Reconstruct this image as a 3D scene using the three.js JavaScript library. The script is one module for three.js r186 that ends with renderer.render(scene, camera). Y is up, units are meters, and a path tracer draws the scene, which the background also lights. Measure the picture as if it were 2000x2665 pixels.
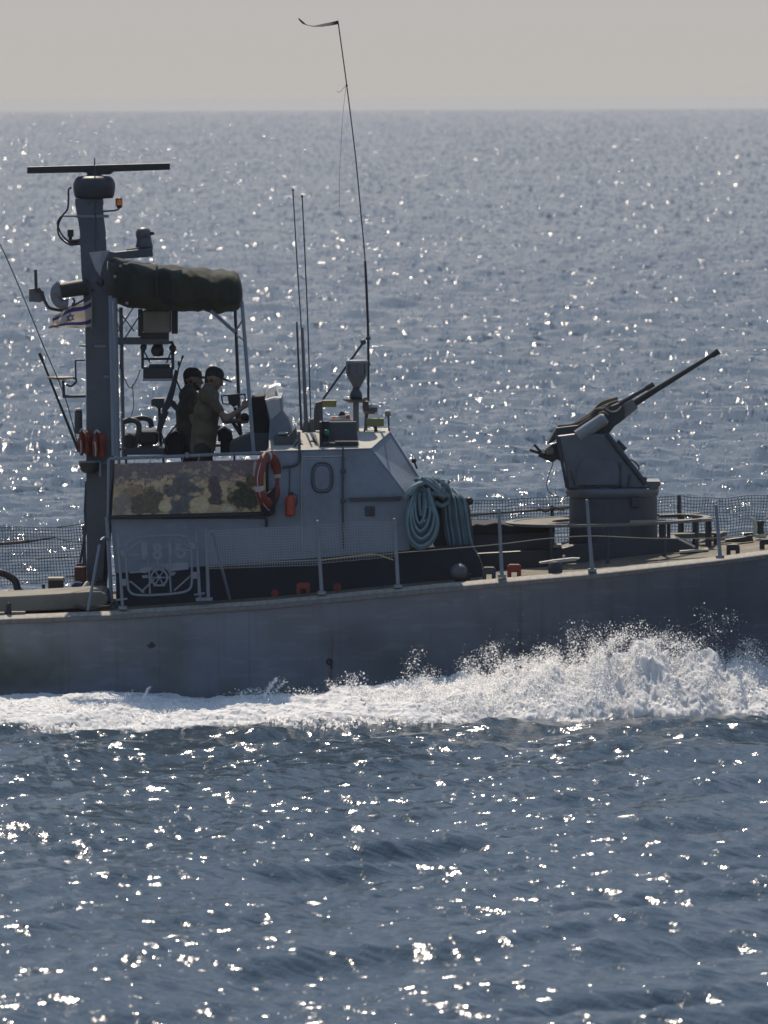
import * as THREE from 'three';
import { mergeGeometries } from 'three/addons/utils/BufferGeometryUtils.js';
import { RoundedBoxGeometry } from 'three/addons/geometries/RoundedBoxGeometry.js';
import { MarchingCubes } from 'three/addons/objects/MarchingCubes.js';
import { FontLoader } from 'three/addons/loaders/FontLoader.js';
import { TextGeometry } from 'three/addons/geometries/TextGeometry.js';

// ---------- camera, sky, sun, exposure ----------
const W = 2000, H = 2665, F = 23000, CX = W / 2, CY = H / 2;     // the photograph's pixels and focal length in pixels
const DIST = 117.5, EYE = 7.82;                                   // metres from the boat's centreline, metres above the water
const scene = new THREE.Scene();
const camera = new THREE.PerspectiveCamera(2 * Math.atan(CY / F) * 180 / Math.PI, 768 / 1024, 1, 40000);
camera.position.set(0, EYE, DIST);
camera.rotation.order = 'YXZ';
camera.rotation.set(-Math.atan((CY - 269) / F), 0, -0.004);
camera.focus = 132; camera.userData.fStop = 4.6;
camera.updateMatrixWorld(true);
const renderer = new THREE.WebGLRenderer({ antialias: true });
renderer.toneMapping = THREE.LinearToneMapping;
renderer.toneMappingExposure = 1;
renderer.shadowMap.enabled = true;

const sunDir = new THREE.Vector3(-0.1, Math.sin(52 * Math.PI / 180), -Math.cos(52 * Math.PI / 180)).normalize();
const sun = new THREE.DirectionalLight(0xfff0dc, 4.6);
sun.position.copy(sunDir).multiplyScalar(120); sun.castShadow = true;
Object.assign(sun.shadow.camera, { left: -14, right: 14, top: 14, bottom: -14, near: 20, far: 260 });
sun.shadow.mapSize.set(4096, 4096);
scene.add(sun, sun.target);
{ // hazy summer sky: pale warm band at the horizon, blue above, a soft bright ring round the sun
  const w = 2048, h = 1024, d = new Float32Array(w * h * 4);
  for (let j = 0; j < h; j++) for (let i = 0; i < w; i++) {
    const e = ((j + .5) / h - .5) * Math.PI, a = ((i + .5) / w - .5) * 2 * Math.PI;
    const x = Math.cos(a) * Math.cos(e), y = Math.sin(e), z = Math.sin(a) * Math.cos(e);
    const g = Math.acos(Math.min(1, x * sunDir.x + y * sunDir.y + z * sunDir.z)) * 180 / Math.PI, el = Math.max(0, e * 180 / Math.PI);
    const t = Math.exp(-el / 10), t2 = Math.exp(-el / 40), o = (j * w + i) * 4, ahead = .5 - .5 * z / Math.max(.05, Math.hypot(x, z)) * 1;
    const glow = 0.22 * Math.exp(-g / 22), wide = 1 + .25 * Math.exp(-g / 45);
    const Z = [0.13, 0.22, 0.385], M = [0.236, 0.34, 0.515], HZ = [0.38 + .13 * ahead, 0.41 + .075 * ahead, 0.455 + .0 * ahead];
    for (let c = 0; c < 3; c++) {
      let v = (Z[c] + (M[c] - Z[c]) * t2) * wide * (1 - t) + HZ[c] * t + glow * [1, .96, .88][c] * (1 - t);
      if (e < 0) v = [.51, .485, .455][c];          // under the horizon: hidden by the sea, the same pale haze
      d[o + c] = v;
    }
    d[o + 3] = 1;
  }
  const sky = new THREE.DataTexture(d, w, h, THREE.RGBAFormat, THREE.FloatType);
  sky.mapping = THREE.EquirectangularReflectionMapping; sky.magFilter = THREE.LinearFilter; sky.needsUpdate = true;
  scene.background = sky; scene.environment = sky;
}
scene.fog = new THREE.FogExp2(new THREE.Color(0.73, 0.73, 0.745), 0.0001);

// ---------- helpers ----------
let seed = 12345;
const rnd = () => { seed = (seed * 1664525 + 1013904223) >>> 0; return seed / 4294967296; };
const gauss = () => Math.sqrt(-2 * Math.log(1 - rnd() * .999999)) * Math.cos(6.28318 * rnd());
const V = (x, y, z) => new THREE.Vector3(x, y, z);
const q0 = camera.quaternion.clone();
function P(x, y, z) {           // where a sight line measured on the photograph meets the plane at depth z (metres, towards the viewer)
  const d = V(x - CX, CY - y, -F).applyQuaternion(q0);
  return d.multiplyScalar((z - DIST) / d.z).add(V(0, EYE, DIST));
}
const mpp = (z) => (DIST - z) / F;                                  // metres per photograph pixel at depth z
const mir = (v) => V(v.x, v.y, -v.z);
function interp(tab, x) {
  if (x <= tab[0][0]) return tab[0][1];
  for (let i = 1; i < tab.length; i++) if (x <= tab[i][0]) { const [a, b] = [tab[i - 1], tab[i]]; return a[1] + (b[1] - a[1]) * (x - a[0]) / (b[0] - a[0]); }
  return tab[tab.length - 1][1];
}
// value noise, optionally periodic
const hash = (i, j, k = 0) => { let n = (i * 374761393 + j * 668265263 + k * 2147483647) | 0; n = Math.imul(n ^ (n >>> 13), 1274126177); return ((n ^ (n >>> 16)) >>> 0) / 4294967296; };
function vnoise(x, y, p = 0, s = 0) {
  const i = Math.floor(x), j = Math.floor(y); let u = x - i, v = y - j; u = u * u * (3 - 2 * u); v = v * v * (3 - 2 * v);
  const w = (n) => p ? ((n % p) + p) % p : n;
  const a = hash(w(i), w(j), s), b = hash(w(i + 1), w(j), s), c = hash(w(i), w(j + 1), s), d = hash(w(i + 1), w(j + 1), s);
  return a + (b - a) * u + (c - a) * v + (a - b - c + d) * u * v;
}
function fbm(x, y, oct, p = 0, s = 0) { let a = .5, t = 0, n = 0; for (let o = 0; o < oct; o++) { t += a * vnoise(x, y, p, s + o); n += a; a *= .55; x *= 2; y *= 2; if (p) p *= 2; } return t / n; }
function texture(w, h, fn, srgb = true, wrap = true) {
  const d = new Uint8Array(w * h * 4);
  for (let j = 0; j < h; j++) for (let i = 0; i < w; i++) { const c = fn(i / w, j / h), o = (j * w + i) * 4; for (let k = 0; k < 3; k++) d[o + k] = Math.max(0, Math.min(255, Array.isArray(c) ? c[k] : c)); d[o + 3] = 255; }
  const t = new THREE.DataTexture(d, w, h); t.magFilter = t.minFilter = THREE.LinearFilter; t.needsUpdate = true;
  if (srgb) t.colorSpace = THREE.SRGBColorSpace;
  if (wrap) t.wrapS = t.wrapT = THREE.RepeatWrapping;
  return t;
}
const names = {};
function numbered(n) { if (!(n in names)) { names[n] = 0; return n; } names[n]++; return n + '_' + String(names[n]).padStart(3, '0'); }
function thing(name, label, category, base, group, kind) {
  const g = new THREE.Group(); g.name = numbered(name); g.position.copy(base); g.userData = { label, category };
  if (group) g.userData.group = group;
  if (kind) g.userData.kind = kind;
  scene.add(g); return g;
}
function boxUV(g) {             // uv in metres, by the way each face points
  const p = g.attributes.position, n = g.attributes.normal, uv = new Float32Array(p.count * 2);
  for (let i = 0; i < p.count; i++) {
    const ax = Math.abs(n.getX(i)), ay = Math.abs(n.getY(i)), az = Math.abs(n.getZ(i));
    const [u, v] = az >= ax && az >= ay ? [p.getX(i), p.getY(i)] : ay >= ax ? [p.getX(i), p.getZ(i)] : [p.getZ(i), p.getY(i)];
    uv[i * 2] = u; uv[i * 2 + 1] = v;
  }
  g.setAttribute('uv', new THREE.BufferAttribute(uv, 2));
}
function join(list) {
  const out = [].concat(list).flat(3).map((g) => {
    let q = g.index ? g.toNonIndexed() : g.clone();
    for (const k of Object.keys(q.attributes)) if (!['position', 'normal', 'uv'].includes(k)) q.deleteAttribute(k);
    if (!q.attributes.normal) q.computeVertexNormals();
    if (!g.userData.ownUV || !q.attributes.uv) boxUV(q);
    q.morphAttributes = {}; q.clearGroups?.();
    return q;
  });
  return out.length === 1 ? out[0] : mergeGeometries(out);
}
function part(parent, name, geos, mat, extra) {
  const g = join(geos); let o = parent, base = V(0, 0, 0);
  while (o && o !== scene) { base.add(o.position); o = o.parent; }
  g.translate(-base.x, -base.y, -base.z);
  const m = new THREE.Mesh(g, mat); m.name = parent === scene ? numbered(name) : name; m.castShadow = m.receiveShadow = true;
  if (extra) Object.assign(m.userData, extra);
  parent.add(m); return m;
}
const vec = (p) => p.isVector3 ? p : P(...p);
function parts(parent, name, list, mat, extra) { for (const g of list) part(parent, name, [g], mat, extra); }
function bar(a, b, r1, r2 = r1, n = 8) {
  a = vec(a); b = vec(b); const d = b.clone().sub(a), g = new THREE.CylinderGeometry(r2, r1, d.length(), n);
  g.applyQuaternion(new THREE.Quaternion().setFromUnitVectors(V(0, 1, 0), d.clone().normalize()));
  return g.translate(...a.clone().add(b).multiplyScalar(.5).toArray());
}
function tube(pts, r, n = 6, seg = 0, closed = false) {
  const c = new THREE.CatmullRomCurve3(pts.map(vec), closed, 'centripetal');
  return new THREE.TubeGeometry(c, seg || pts.length * 5, r, n, closed);
}
function poly(pts, z0, z1, bev = .008, holes = []) {     // outline measured at the near face z1, given real thickness back to z0
  const toV2 = (l) => l.map(([x, y]) => { const v = P(x, y, z1); return new THREE.Vector2(v.x, v.y); });
  const s = new THREE.Shape(toV2(pts)); for (const h of holes) s.holes.push(new THREE.Path(toV2(h)));
  const g = new THREE.ExtrudeGeometry(s, { depth: z1 - z0 - 2 * bev, bevelEnabled: bev > 0, bevelThickness: bev, bevelSize: bev, bevelOffset: -bev, bevelSegments: 2, curveSegments: 6 });
  return g.translate(0, 0, z0 + bev);
}
function rbox(x0, y0, x1, y1, z0, z1, r = .012) {
  const a = P(x0, y1, z1), b = P(x1, y0, z1), w = b.x - a.x, h = b.y - a.y, d = z1 - z0;
  return new RoundedBoxGeometry(w, h, d, 2, Math.min(r, w * .45, h * .45, d * .45)).translate((a.x + b.x) / 2, (a.y + b.y) / 2, (z0 + z1) / 2);
}
function lathe(cx, z, prof, n = 20) {                     // profile of [radius in photo pixels, height in photo pixels]
  const m = mpp(z), o = P(cx, prof[0][1], z);
  const pts = prof.map(([r, y]) => new THREE.Vector2(Math.max(r * m, 1e-4), P(cx, y, z).y - o.y));
  return new THREE.LatheGeometry(pts, n).translate(o.x, o.y, o.z);
}
const ball = (x, y, z, r, n = 14) => new THREE.SphereGeometry(r, n, Math.ceil(n * .7)).translate(...P(x, y, z).toArray());
function quads(list) {          // flat faces from corner lists (3 or 4 corners)
  const p = [];
  for (const q of list) { const v = q.map(vec); for (let i = 2; i < v.length; i++) p.push(...v[0].toArray(), ...v[i - 1].toArray(), ...v[i].toArray()); }
  const g = new THREE.BufferGeometry(); g.setAttribute('position', new THREE.BufferAttribute(new Float32Array(p), 3)); g.computeVertexNormals(); return g;
}
function grid(nu, nv, fn, ownUV = true) {                 // smooth sheet; fn(u, v) gives the point
  const p = new Float32Array((nu + 1) * (nv + 1) * 3), uv = new Float32Array((nu + 1) * (nv + 1) * 2), idx = [];
  for (let j = 0; j <= nv; j++) for (let i = 0; i <= nu; i++) { const k = j * (nu + 1) + i, v = fn(i / nu, j / nv); p.set([v.x, v.y, v.z], k * 3); uv.set([i / nu, j / nv], k * 2); }
  for (let j = 0; j < nv; j++) for (let i = 0; i < nu; i++) { const a = j * (nu + 1) + i, b = a + 1, c = a + nu + 1, d = c + 1; idx.push(a, b, d, a, d, c); }
  const g = new THREE.BufferGeometry(); g.setAttribute('position', new THREE.BufferAttribute(p, 3)); g.setAttribute('uv', new THREE.BufferAttribute(uv, 2)); g.setIndex(idx); g.computeVertexNormals();
  g.userData.ownUV = ownUV; return g;
}
function knot(a, b, c, d, nu, nv, r, sag = .02) {         // a net of thin strands over the four corners a-b (top) and d-c (bottom)
  const out = [], S = (u, v) => { const p = a.clone().lerp(b, u).lerp(d.clone().lerp(c, u), v); p.y -= sag * Math.sin(u * 9 + v * 2) * (1 - v) + sag * Math.sin(u * 31) * .3; p.z += sag * Math.sin(u * 23 + v * 5); p.x += sag * .5 * Math.sin(v * 6 + u * 17); return p; };
  const pos = []; const strand = (p, q) => {
    const d1 = q.clone().sub(p).normalize(), s = V(0, 0, 1).cross(d1).normalize().multiplyScalar(r), f = V(0, 0, r);
    const A = [p.clone().add(s), p.clone().sub(s).add(f.clone().multiplyScalar(.6)), p.clone().sub(s).sub(f)], B = A.map((v) => v.clone().add(q).sub(p));
    for (let i = 0; i < 3; i++) { const j = (i + 1) % 3; for (const v of [A[i], A[j], B[j], A[i], B[j], B[i]]) pos.push(v.x, v.y, v.z); }
  };
  for (let i = 0; i <= nu; i++) for (let j = 0; j < nv; j += 2) strand(S(i / nu, j / nv), S(i / nu, Math.min(nv, j + 2) / nv));
  for (let j = 0; j <= nv; j++) for (let i = 0; i < nu; i += 3) strand(S(i / nu, j / nv), S(Math.min(nu, i + 3) / nu, j / nv));
  const g = new THREE.BufferGeometry(); g.setAttribute('position', new THREE.BufferAttribute(new Float32Array(pos), 3)); g.computeVertexNormals(); return g;
}

// ---------- materials ----------
const std = (r, g, b, rough = .6, o = {}) => new THREE.MeshStandardMaterial({ color: new THREE.Color().setRGB(r, g, b), roughness: rough, ...o });
const paintTex = texture(512, 512, (u, v) => {            // brushed-over grey paint: patches, salt spots, fine grain
  const a = fbm(u * 4, v * 4, 4, 4, 3), b = fbm(u * 32, v * 32, 2, 32, 9), s = vnoise(u * 90, v * 90, 90, 5) > .93 ? 10 : 0;
  const k = 218 + (a - .5) * 46 + (b - .5) * 16 + s; return [k, k, k + 1];
});
paintTex.repeat.set(.6, .6);
const paintBump = texture(256, 256, (u, v) => 128 + (fbm(u * 24, v * 24, 3, 24, 21) - .5) * 160 + (fbm(u * 3, v * 3, 2, 3, 4) - .5) * 90, false);
const grey = std(.235, .27, .315, .5, { map: paintTex, bumpMap: paintBump, bumpScale: .001 });
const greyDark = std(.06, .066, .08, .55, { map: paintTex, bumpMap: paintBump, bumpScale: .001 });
const greyLight = std(.5, .5, .49, .5, { map: paintTex, bumpMap: paintBump, bumpScale: .001 });
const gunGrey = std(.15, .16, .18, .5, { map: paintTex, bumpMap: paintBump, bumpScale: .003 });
const black = std(.018, .019, .022, .5);
const rubber = std(.03, .031, .034, .8);
const steel = std(.055, .058, .065, .4, { metalness: .3 });
const fabricTex = texture(256, 256, (u, v) => { const k = 205 + (fbm(u * 6, v * 6, 4, 6, 40) - .5) * 90 + ((Math.floor(u * 256) + Math.floor(v * 256)) % 2) * 10; return [k, k, k]; });

// ---------- sea ----------
const waves = [];
{
  const N = 84;
  for (let i = 0; i < N; i++) {
    const t = (i + rnd()) / N, L = 14 * Math.pow(0.16 / 14, t), k = 2 * Math.PI / L;
    const spread = L > 3 ? .45 : L > 1 ? .7 : 1.0, th = 1.25 + gauss() * spread;               // travelling roughly towards the viewer
    const slope = L > 5 ? .0065 : L > 1.6 ? .021 : L > .6 ? .0305 : .0275;
    waves.push([Math.cos(th) * k, Math.sin(th) * k, slope * Math.SQRT2 / k * (.6 + .8 * rnd()), rnd() * 6.283, k, L < 1.6 ? 1 : 0]);
  }
}
const sw = { h: 0, sx: 0, sz: 0, dx: 0, dz: 0 };
function swell(x, z, calm = 0) {
  let h = 0, sx = 0, sz = 0, dx = 0, dz = 0;
  const gust = .45 + 1.1 * fbm(x * .16 + 40, z * .05 + 9, 3, 0, 70);
  for (let i = 0; i < waves.length; i++) {
    const w = waves[i]; let a = w[2];
    if (w[5]) { a *= gust; if (calm) a *= 1 - calm; }
    const f = w[0] * x + w[1] * z + w[3], c = Math.cos(f), s = Math.sin(f);
    h += a * c; sx -= a * w[0] * s; sz -= a * w[1] * s;
    if (!w[5]) { dx -= .8 * a * w[0] / w[4] * s; dz -= .8 * a * w[1] / w[4] * s; }
  }
  sw.h = h; sw.sx = sx; sw.sz = sz; sw.dx = dx; sw.dz = dz;
}
{
  const cols = [], c0 = 0.0535, nc = 860;
  for (const t of [-1.6, -1, -.6, -.4, -.28, -.2, -.15, -.12, -.1, -.085, -.072, -.064]) cols.push(t);
  for (let i = 0; i <= nc; i++) cols.push(-c0 + 2 * c0 * i / nc);
  for (let i = 11; i >= 0; i--) cols.push(-cols[i]);
  const rows = [12, 30, 45, 55]; for (let y = 2860; y > 18; y -= 2.7) rows.push(EYE * F / y); rows.push(10000);
  const nx = cols.length, nr = rows.length, pos = new Float32Array(nx * nr * 3 + 12 * 3), nor = new Float32Array(pos.length), idx = new Uint32Array((nx - 1) * (nr - 1) * 6 + 18);
  for (let r = 0; r < nr; r++) for (let c = 0; c < nx; c++) {
    const d = rows[r], x = d * cols[c], z = DIST - d, o = (r * nx + c) * 3;
    swell(x, z);
    const q = d < 56 || Math.abs(cols[c]) > .06 ? .3 : 1, far = Math.min(1, 900 / d);
    pos[o] = x + sw.dx * q; pos[o + 1] = sw.h * q * far; pos[o + 2] = z + sw.dz * q;
    const jit = .15 * Math.max(0, Math.min(1, (d - 85) / 130)); sw.sx += jit * gauss() * .8; sw.sz += jit * gauss();         // ripples too fine for the grid out there
    const l = Math.hypot(sw.sx, sw.sz, 1); nor[o] = -sw.sx / l; nor[o + 1] = 1 / l; nor[o + 2] = -sw.sz / l;
  }
  let k = 0;
  for (let r = 0; r < nr - 1; r++) for (let c = 0; c < nx - 1; c++) { const a = r * nx + c, b = a + 1, e = a + nx, f = e + 1; idx[k++] = a; idx[k++] = b; idx[k++] = f; idx[k++] = a; idx[k++] = f; idx[k++] = e; }
  const z0 = DIST - 12.4, v0 = nx * nr, x1 = 12 * 1.6, extra = [[-9000, -.3, z0 + 9000], [9000, -.3, z0 + 9000], [9000, -.3, z0], [-9000, -.3, z0], [-x1, -.3, z0], [-9000, -.3, z0 - 5600], [x1, -.3, z0], [9000, -.3, z0 - 5600]];
  extra.forEach((p, i) => { pos.set(p, (v0 + i) * 3); nor.set([0, 1, 0], (v0 + i) * 3); });
  for (const t of [[0, 1, 2], [0, 2, 3], [3, 4, 5], [6, 2, 7]]) for (const i of t) idx[k++] = v0 + i;
  const uv = new Float32Array(pos.length / 3 * 2); for (let i = 0; i < uv.length / 2; i++) { uv[i * 2] = pos[i * 3] / 3; uv[i * 2 + 1] = -pos[i * 3 + 2] / 3; }
  // fine wind ripples, 2 to 20 cm long, as slopes
  const rp = []; for (let i = 0; i < 46; i++) { const n = 14 + 110 * (i / 46) ** 1.3, th = 1.57 + gauss() * .75, a = Math.round(Math.cos(th) * n), b = Math.round(Math.sin(th) * n), sl = .0155 * Math.SQRT2; rp.push([a * 6.2832, b * 6.2832, sl * a / (Math.hypot(a, b) || 1), sl * b / (Math.hypot(a, b) || 1), rnd() * 6.28]); }
  const ripple = texture(1024, 1024, (u, v) => { let x = 0, y = 0; for (const r of rp) { const s = Math.sin(r[0] * u + r[1] * v + r[4]); x += r[2] * s; y += r[3] * s; } const l = Math.hypot(x, y, 1); return [128 + 127 * x / l, 128 + 127 * y / l, 128 + 127 / l]; }, false);
  const g = new THREE.BufferGeometry(); g.setAttribute('position', new THREE.BufferAttribute(pos, 3)); g.setAttribute('normal', new THREE.BufferAttribute(nor, 3)); g.setAttribute('uv', new THREE.BufferAttribute(uv, 2)); g.setIndex(new THREE.BufferAttribute(idx.slice(0, k), 1));
  const m = new THREE.Mesh(g, new THREE.MeshPhysicalMaterial({ color: new THREE.Color().setRGB(.034, .056, .078), roughness: .14, ior: 1.34, normalMap: ripple, normalScale: new THREE.Vector2(1, 1) }));
  m.name = 'sea'; m.userData = { kind: 'structure', label: 'choppy blue sea glittering in the sun all the way to the horizon', category: 'sea' }; m.receiveShadow = true; scene.add(m);
}

// ---------- the patrol boat: hull, deck, cabin, rails ----------
const boat = thing('patrol_boat', 'long grey naval patrol boat with low cabin and mast, racing right through spray', 'patrol boat', V(0, 0, 0));
const SHEER = [[-1100, 1640], [0, 1607], [290, 1596], [700, 1568], [1070, 1532], [1300, 1511], [1540, 1490], [1865, 1455], [2000, 1437], [2600, 1352], [3300, 1240]];
const BEAM = [[-1100, 2.3], [-300, 2.5], [1000, 2.5], [1600, 2.42], [2000, 2.25], [2500, 1.7], [3000, .8], [3320, .03]];
const WATERB = [[-1100, 2.15], [-300, 2.3], [700, 2.2], [1200, 1.85], [1600, 1.45], [2000, 1.0], [2500, .5], [3000, .12], [3320, .01]];
const edgeAt = (x) => P(x, interp(SHEER, x), interp(BEAM, x));                                 // near deck edge in the world
const deckY = (x, z) => { const e = edgeAt(x), b = interp(BEAM, x); return e.y - .03 + .09 * (1 - (z / b) ** 2); };
const onDeck = (x, z) => { const e = edgeAt(x); const v = V(P(x, 1500, z).x, 0, z); v.y = deckY(x, z); return v; };   // x is a photo column at depth z
{
  const stainTex = texture(2048, 512, (u, v) => {        // weathered hull: run-down streaks, weed at the waterline aft, scuffs (u along, v up)
    const X = u * 24, Y = v * 3;
    let k = 208 + (fbm(X * 2, Y * 2, 4, 0, 61) - .5) * 40, r = k, g = k, b = k;
    const st = Math.max(0, fbm(X * 9, Y * .5, 3, 0, 62) - .6) * 75; r -= st * .8; g -= st * .95; b -= st;
    const gr = Math.max(0, fbm(X * 1.3, Y * 1.7, 4, 0, 63) - .42) * Math.max(0, 1 - X / 15) * 160 * Math.max(0, 1.5 - Y) ; r -= gr * .75; g -= gr * .6; b -= gr;
    const sc = fbm(X * 3, Y * 14, 3, 0, 64) > .68 ? 12 : 0, sm = Math.max(0, fbm(X * .9 + 3, Y * 2.6, 3, 0, 67) - .58) * 80; r -= sm; g -= sm; b -= sm; r += sc; g += sc; b += sc;
    const seam = Math.abs(((X / 1.18) % 1) - .5) < .006 ? 16 : 0; r -= seam; g -= seam; b -= seam;
    if (Math.hypot((X - 2.85) * 1.2, (Y - .76) * 1.4) < .035 + .04 * vnoise(X * 40, Y * 40)) { r -= 95; g -= 105; b -= 100; }
    const rs = Math.max(0, 1 - Math.abs(X - 5.19) / .045) * (Y < .95 ? Math.max(0, vnoise(X * 60, Y * 5) - .25) * Math.min(1, Y / .4) : 0); r -= rs * 20; g -= rs * 90; b -= rs * 120;
    return [r, g, b];
  });
  stainTex.wrapS = stainTex.wrapT = THREE.ClampToEdgeWrapping;
  const hullMat = std(.26, .29, .345, .48, { map: stainTex, bumpMap: paintBump, bumpScale: .001 });
  const st = []; for (let x = -1100; x <= 3320; x += 40) st.push(x);
  const side = (s) => {
    const rows = 12;
    const g = grid(st.length - 1, rows, (u, v) => {
      const x = st[Math.round(u * (st.length - 1))], e = edgeAt(x), b = interp(BEAM, x), w = interp(WATERB, x), top = e.y - .085;
      const y = top - v * (top + .5), t = Math.max(0, y / top), p = 1 + Math.max(0, Math.min(1, (x - 600) / 1600)) * 1.1;
      const z = y >= 0 ? w + (b - .02 - w) * Math.pow(t, p) : w * (1 + y * .35);
      const dent = .006 * Math.sin(e.x * 5.3) * Math.sin(y * 4);
      return V(e.x, y, s * (z + dent));
    });
    const p = g.attributes.position, uv = g.attributes.uv; for (let i = 0; i < p.count; i++) uv.setXY(i, (p.getX(i) + 5.9) / 24, p.getY(i) / 3);
    return g;
  };
  const transom = (() => { const e = edgeAt(-1100), w = interp(WATERB, -1100), b = interp(BEAM, -1100); return quads([[V(e.x, e.y - .05, b), V(e.x, e.y - .05, -b), V(e.x + .1, -.5, -w), V(e.x + .1, -.5, w)]]); })();
  const hull = part(boat, 'hull', [side(1), side(-1), transom], hullMat);
  // rounded outlet pipe lip low on the side, and a draught weld
  part(hull, 'exhaust_outlet', [new THREE.TorusGeometry(.035, .012, 8, 18).translate(P(858, 1722, 2.26).x, P(858, 1722, 2.26).y, 2.235), tube([[858, 1716, 2.25], [862, 1722, 2.22], [864, 1740, 2.2]], .012)], black);
  // rubbing strip / gunwale with a worn pale top
  const lip = (s, prof) => grid(st.length - 1, prof.length - 1, (u, v) => { const x = st[Math.round(u * (st.length - 1))], e = edgeAt(x), q = prof[Math.round(v * (prof.length - 1))]; return V(e.x, e.y + q[1], s * Math.max(.005, interp(BEAM, x) + q[0])); }, false);
  const prof = [[-.15, -.03], [-.145, .022], [-.135, .024], [-.01, -.012], [.004, -.02]], prof2 = [[.0, -.021], [.02, -.026], [.024, -.04], [.024, -.075], [.012, -.09], [-.03, -.092]];
  const woodTex = texture(256, 128, (u, v) => { const k = 205 + (fbm(u * 30, v * 12, 3, 0, 81) - .5) * 60; return [k, k * .97, k * .92]; });
  const gunMat = std(.46, .45, .425, .75, { map: woodTex });
  part(boat, 'rubbing_strake', [lip(1, prof2), lip(-1, prof2)], std(.22, .235, .255, .6, { map: woodTex }));
  part(boat, 'gunwale', [lip(1, prof), lip(-1, prof)], gunMat);
  const deckTex = texture(512, 512, (u, v) => { const a = fbm(u * 5, v * 5, 4, 5, 90), b = fbm(u * 60, v * 60, 2, 60, 91), f = fbm(u * 14 + 3, v * 3, 3, 0, 92); const k = 170 + (a - .5) * 120 + (b - .5) * 50 - Math.max(0, f - .6) * 200; return [k, k * .955, k * .87]; });
  deckTex.repeat.set(.35, .35);
  const deckMat = std(.33, .315, .27, .85, { map: deckTex, bumpMap: paintBump, bumpScale: .004 });
  part(boat, 'deck', [grid(st.length - 1, 16, (u, v) => { const x = st[Math.round(u * (st.length - 1))], b = Math.max(.01, interp(BEAM, x) - .12), z = b - 2 * b * v, e = edgeAt(x); return V(e.x, deckY(x, z), z); }, false)], deckMat);
}
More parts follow.
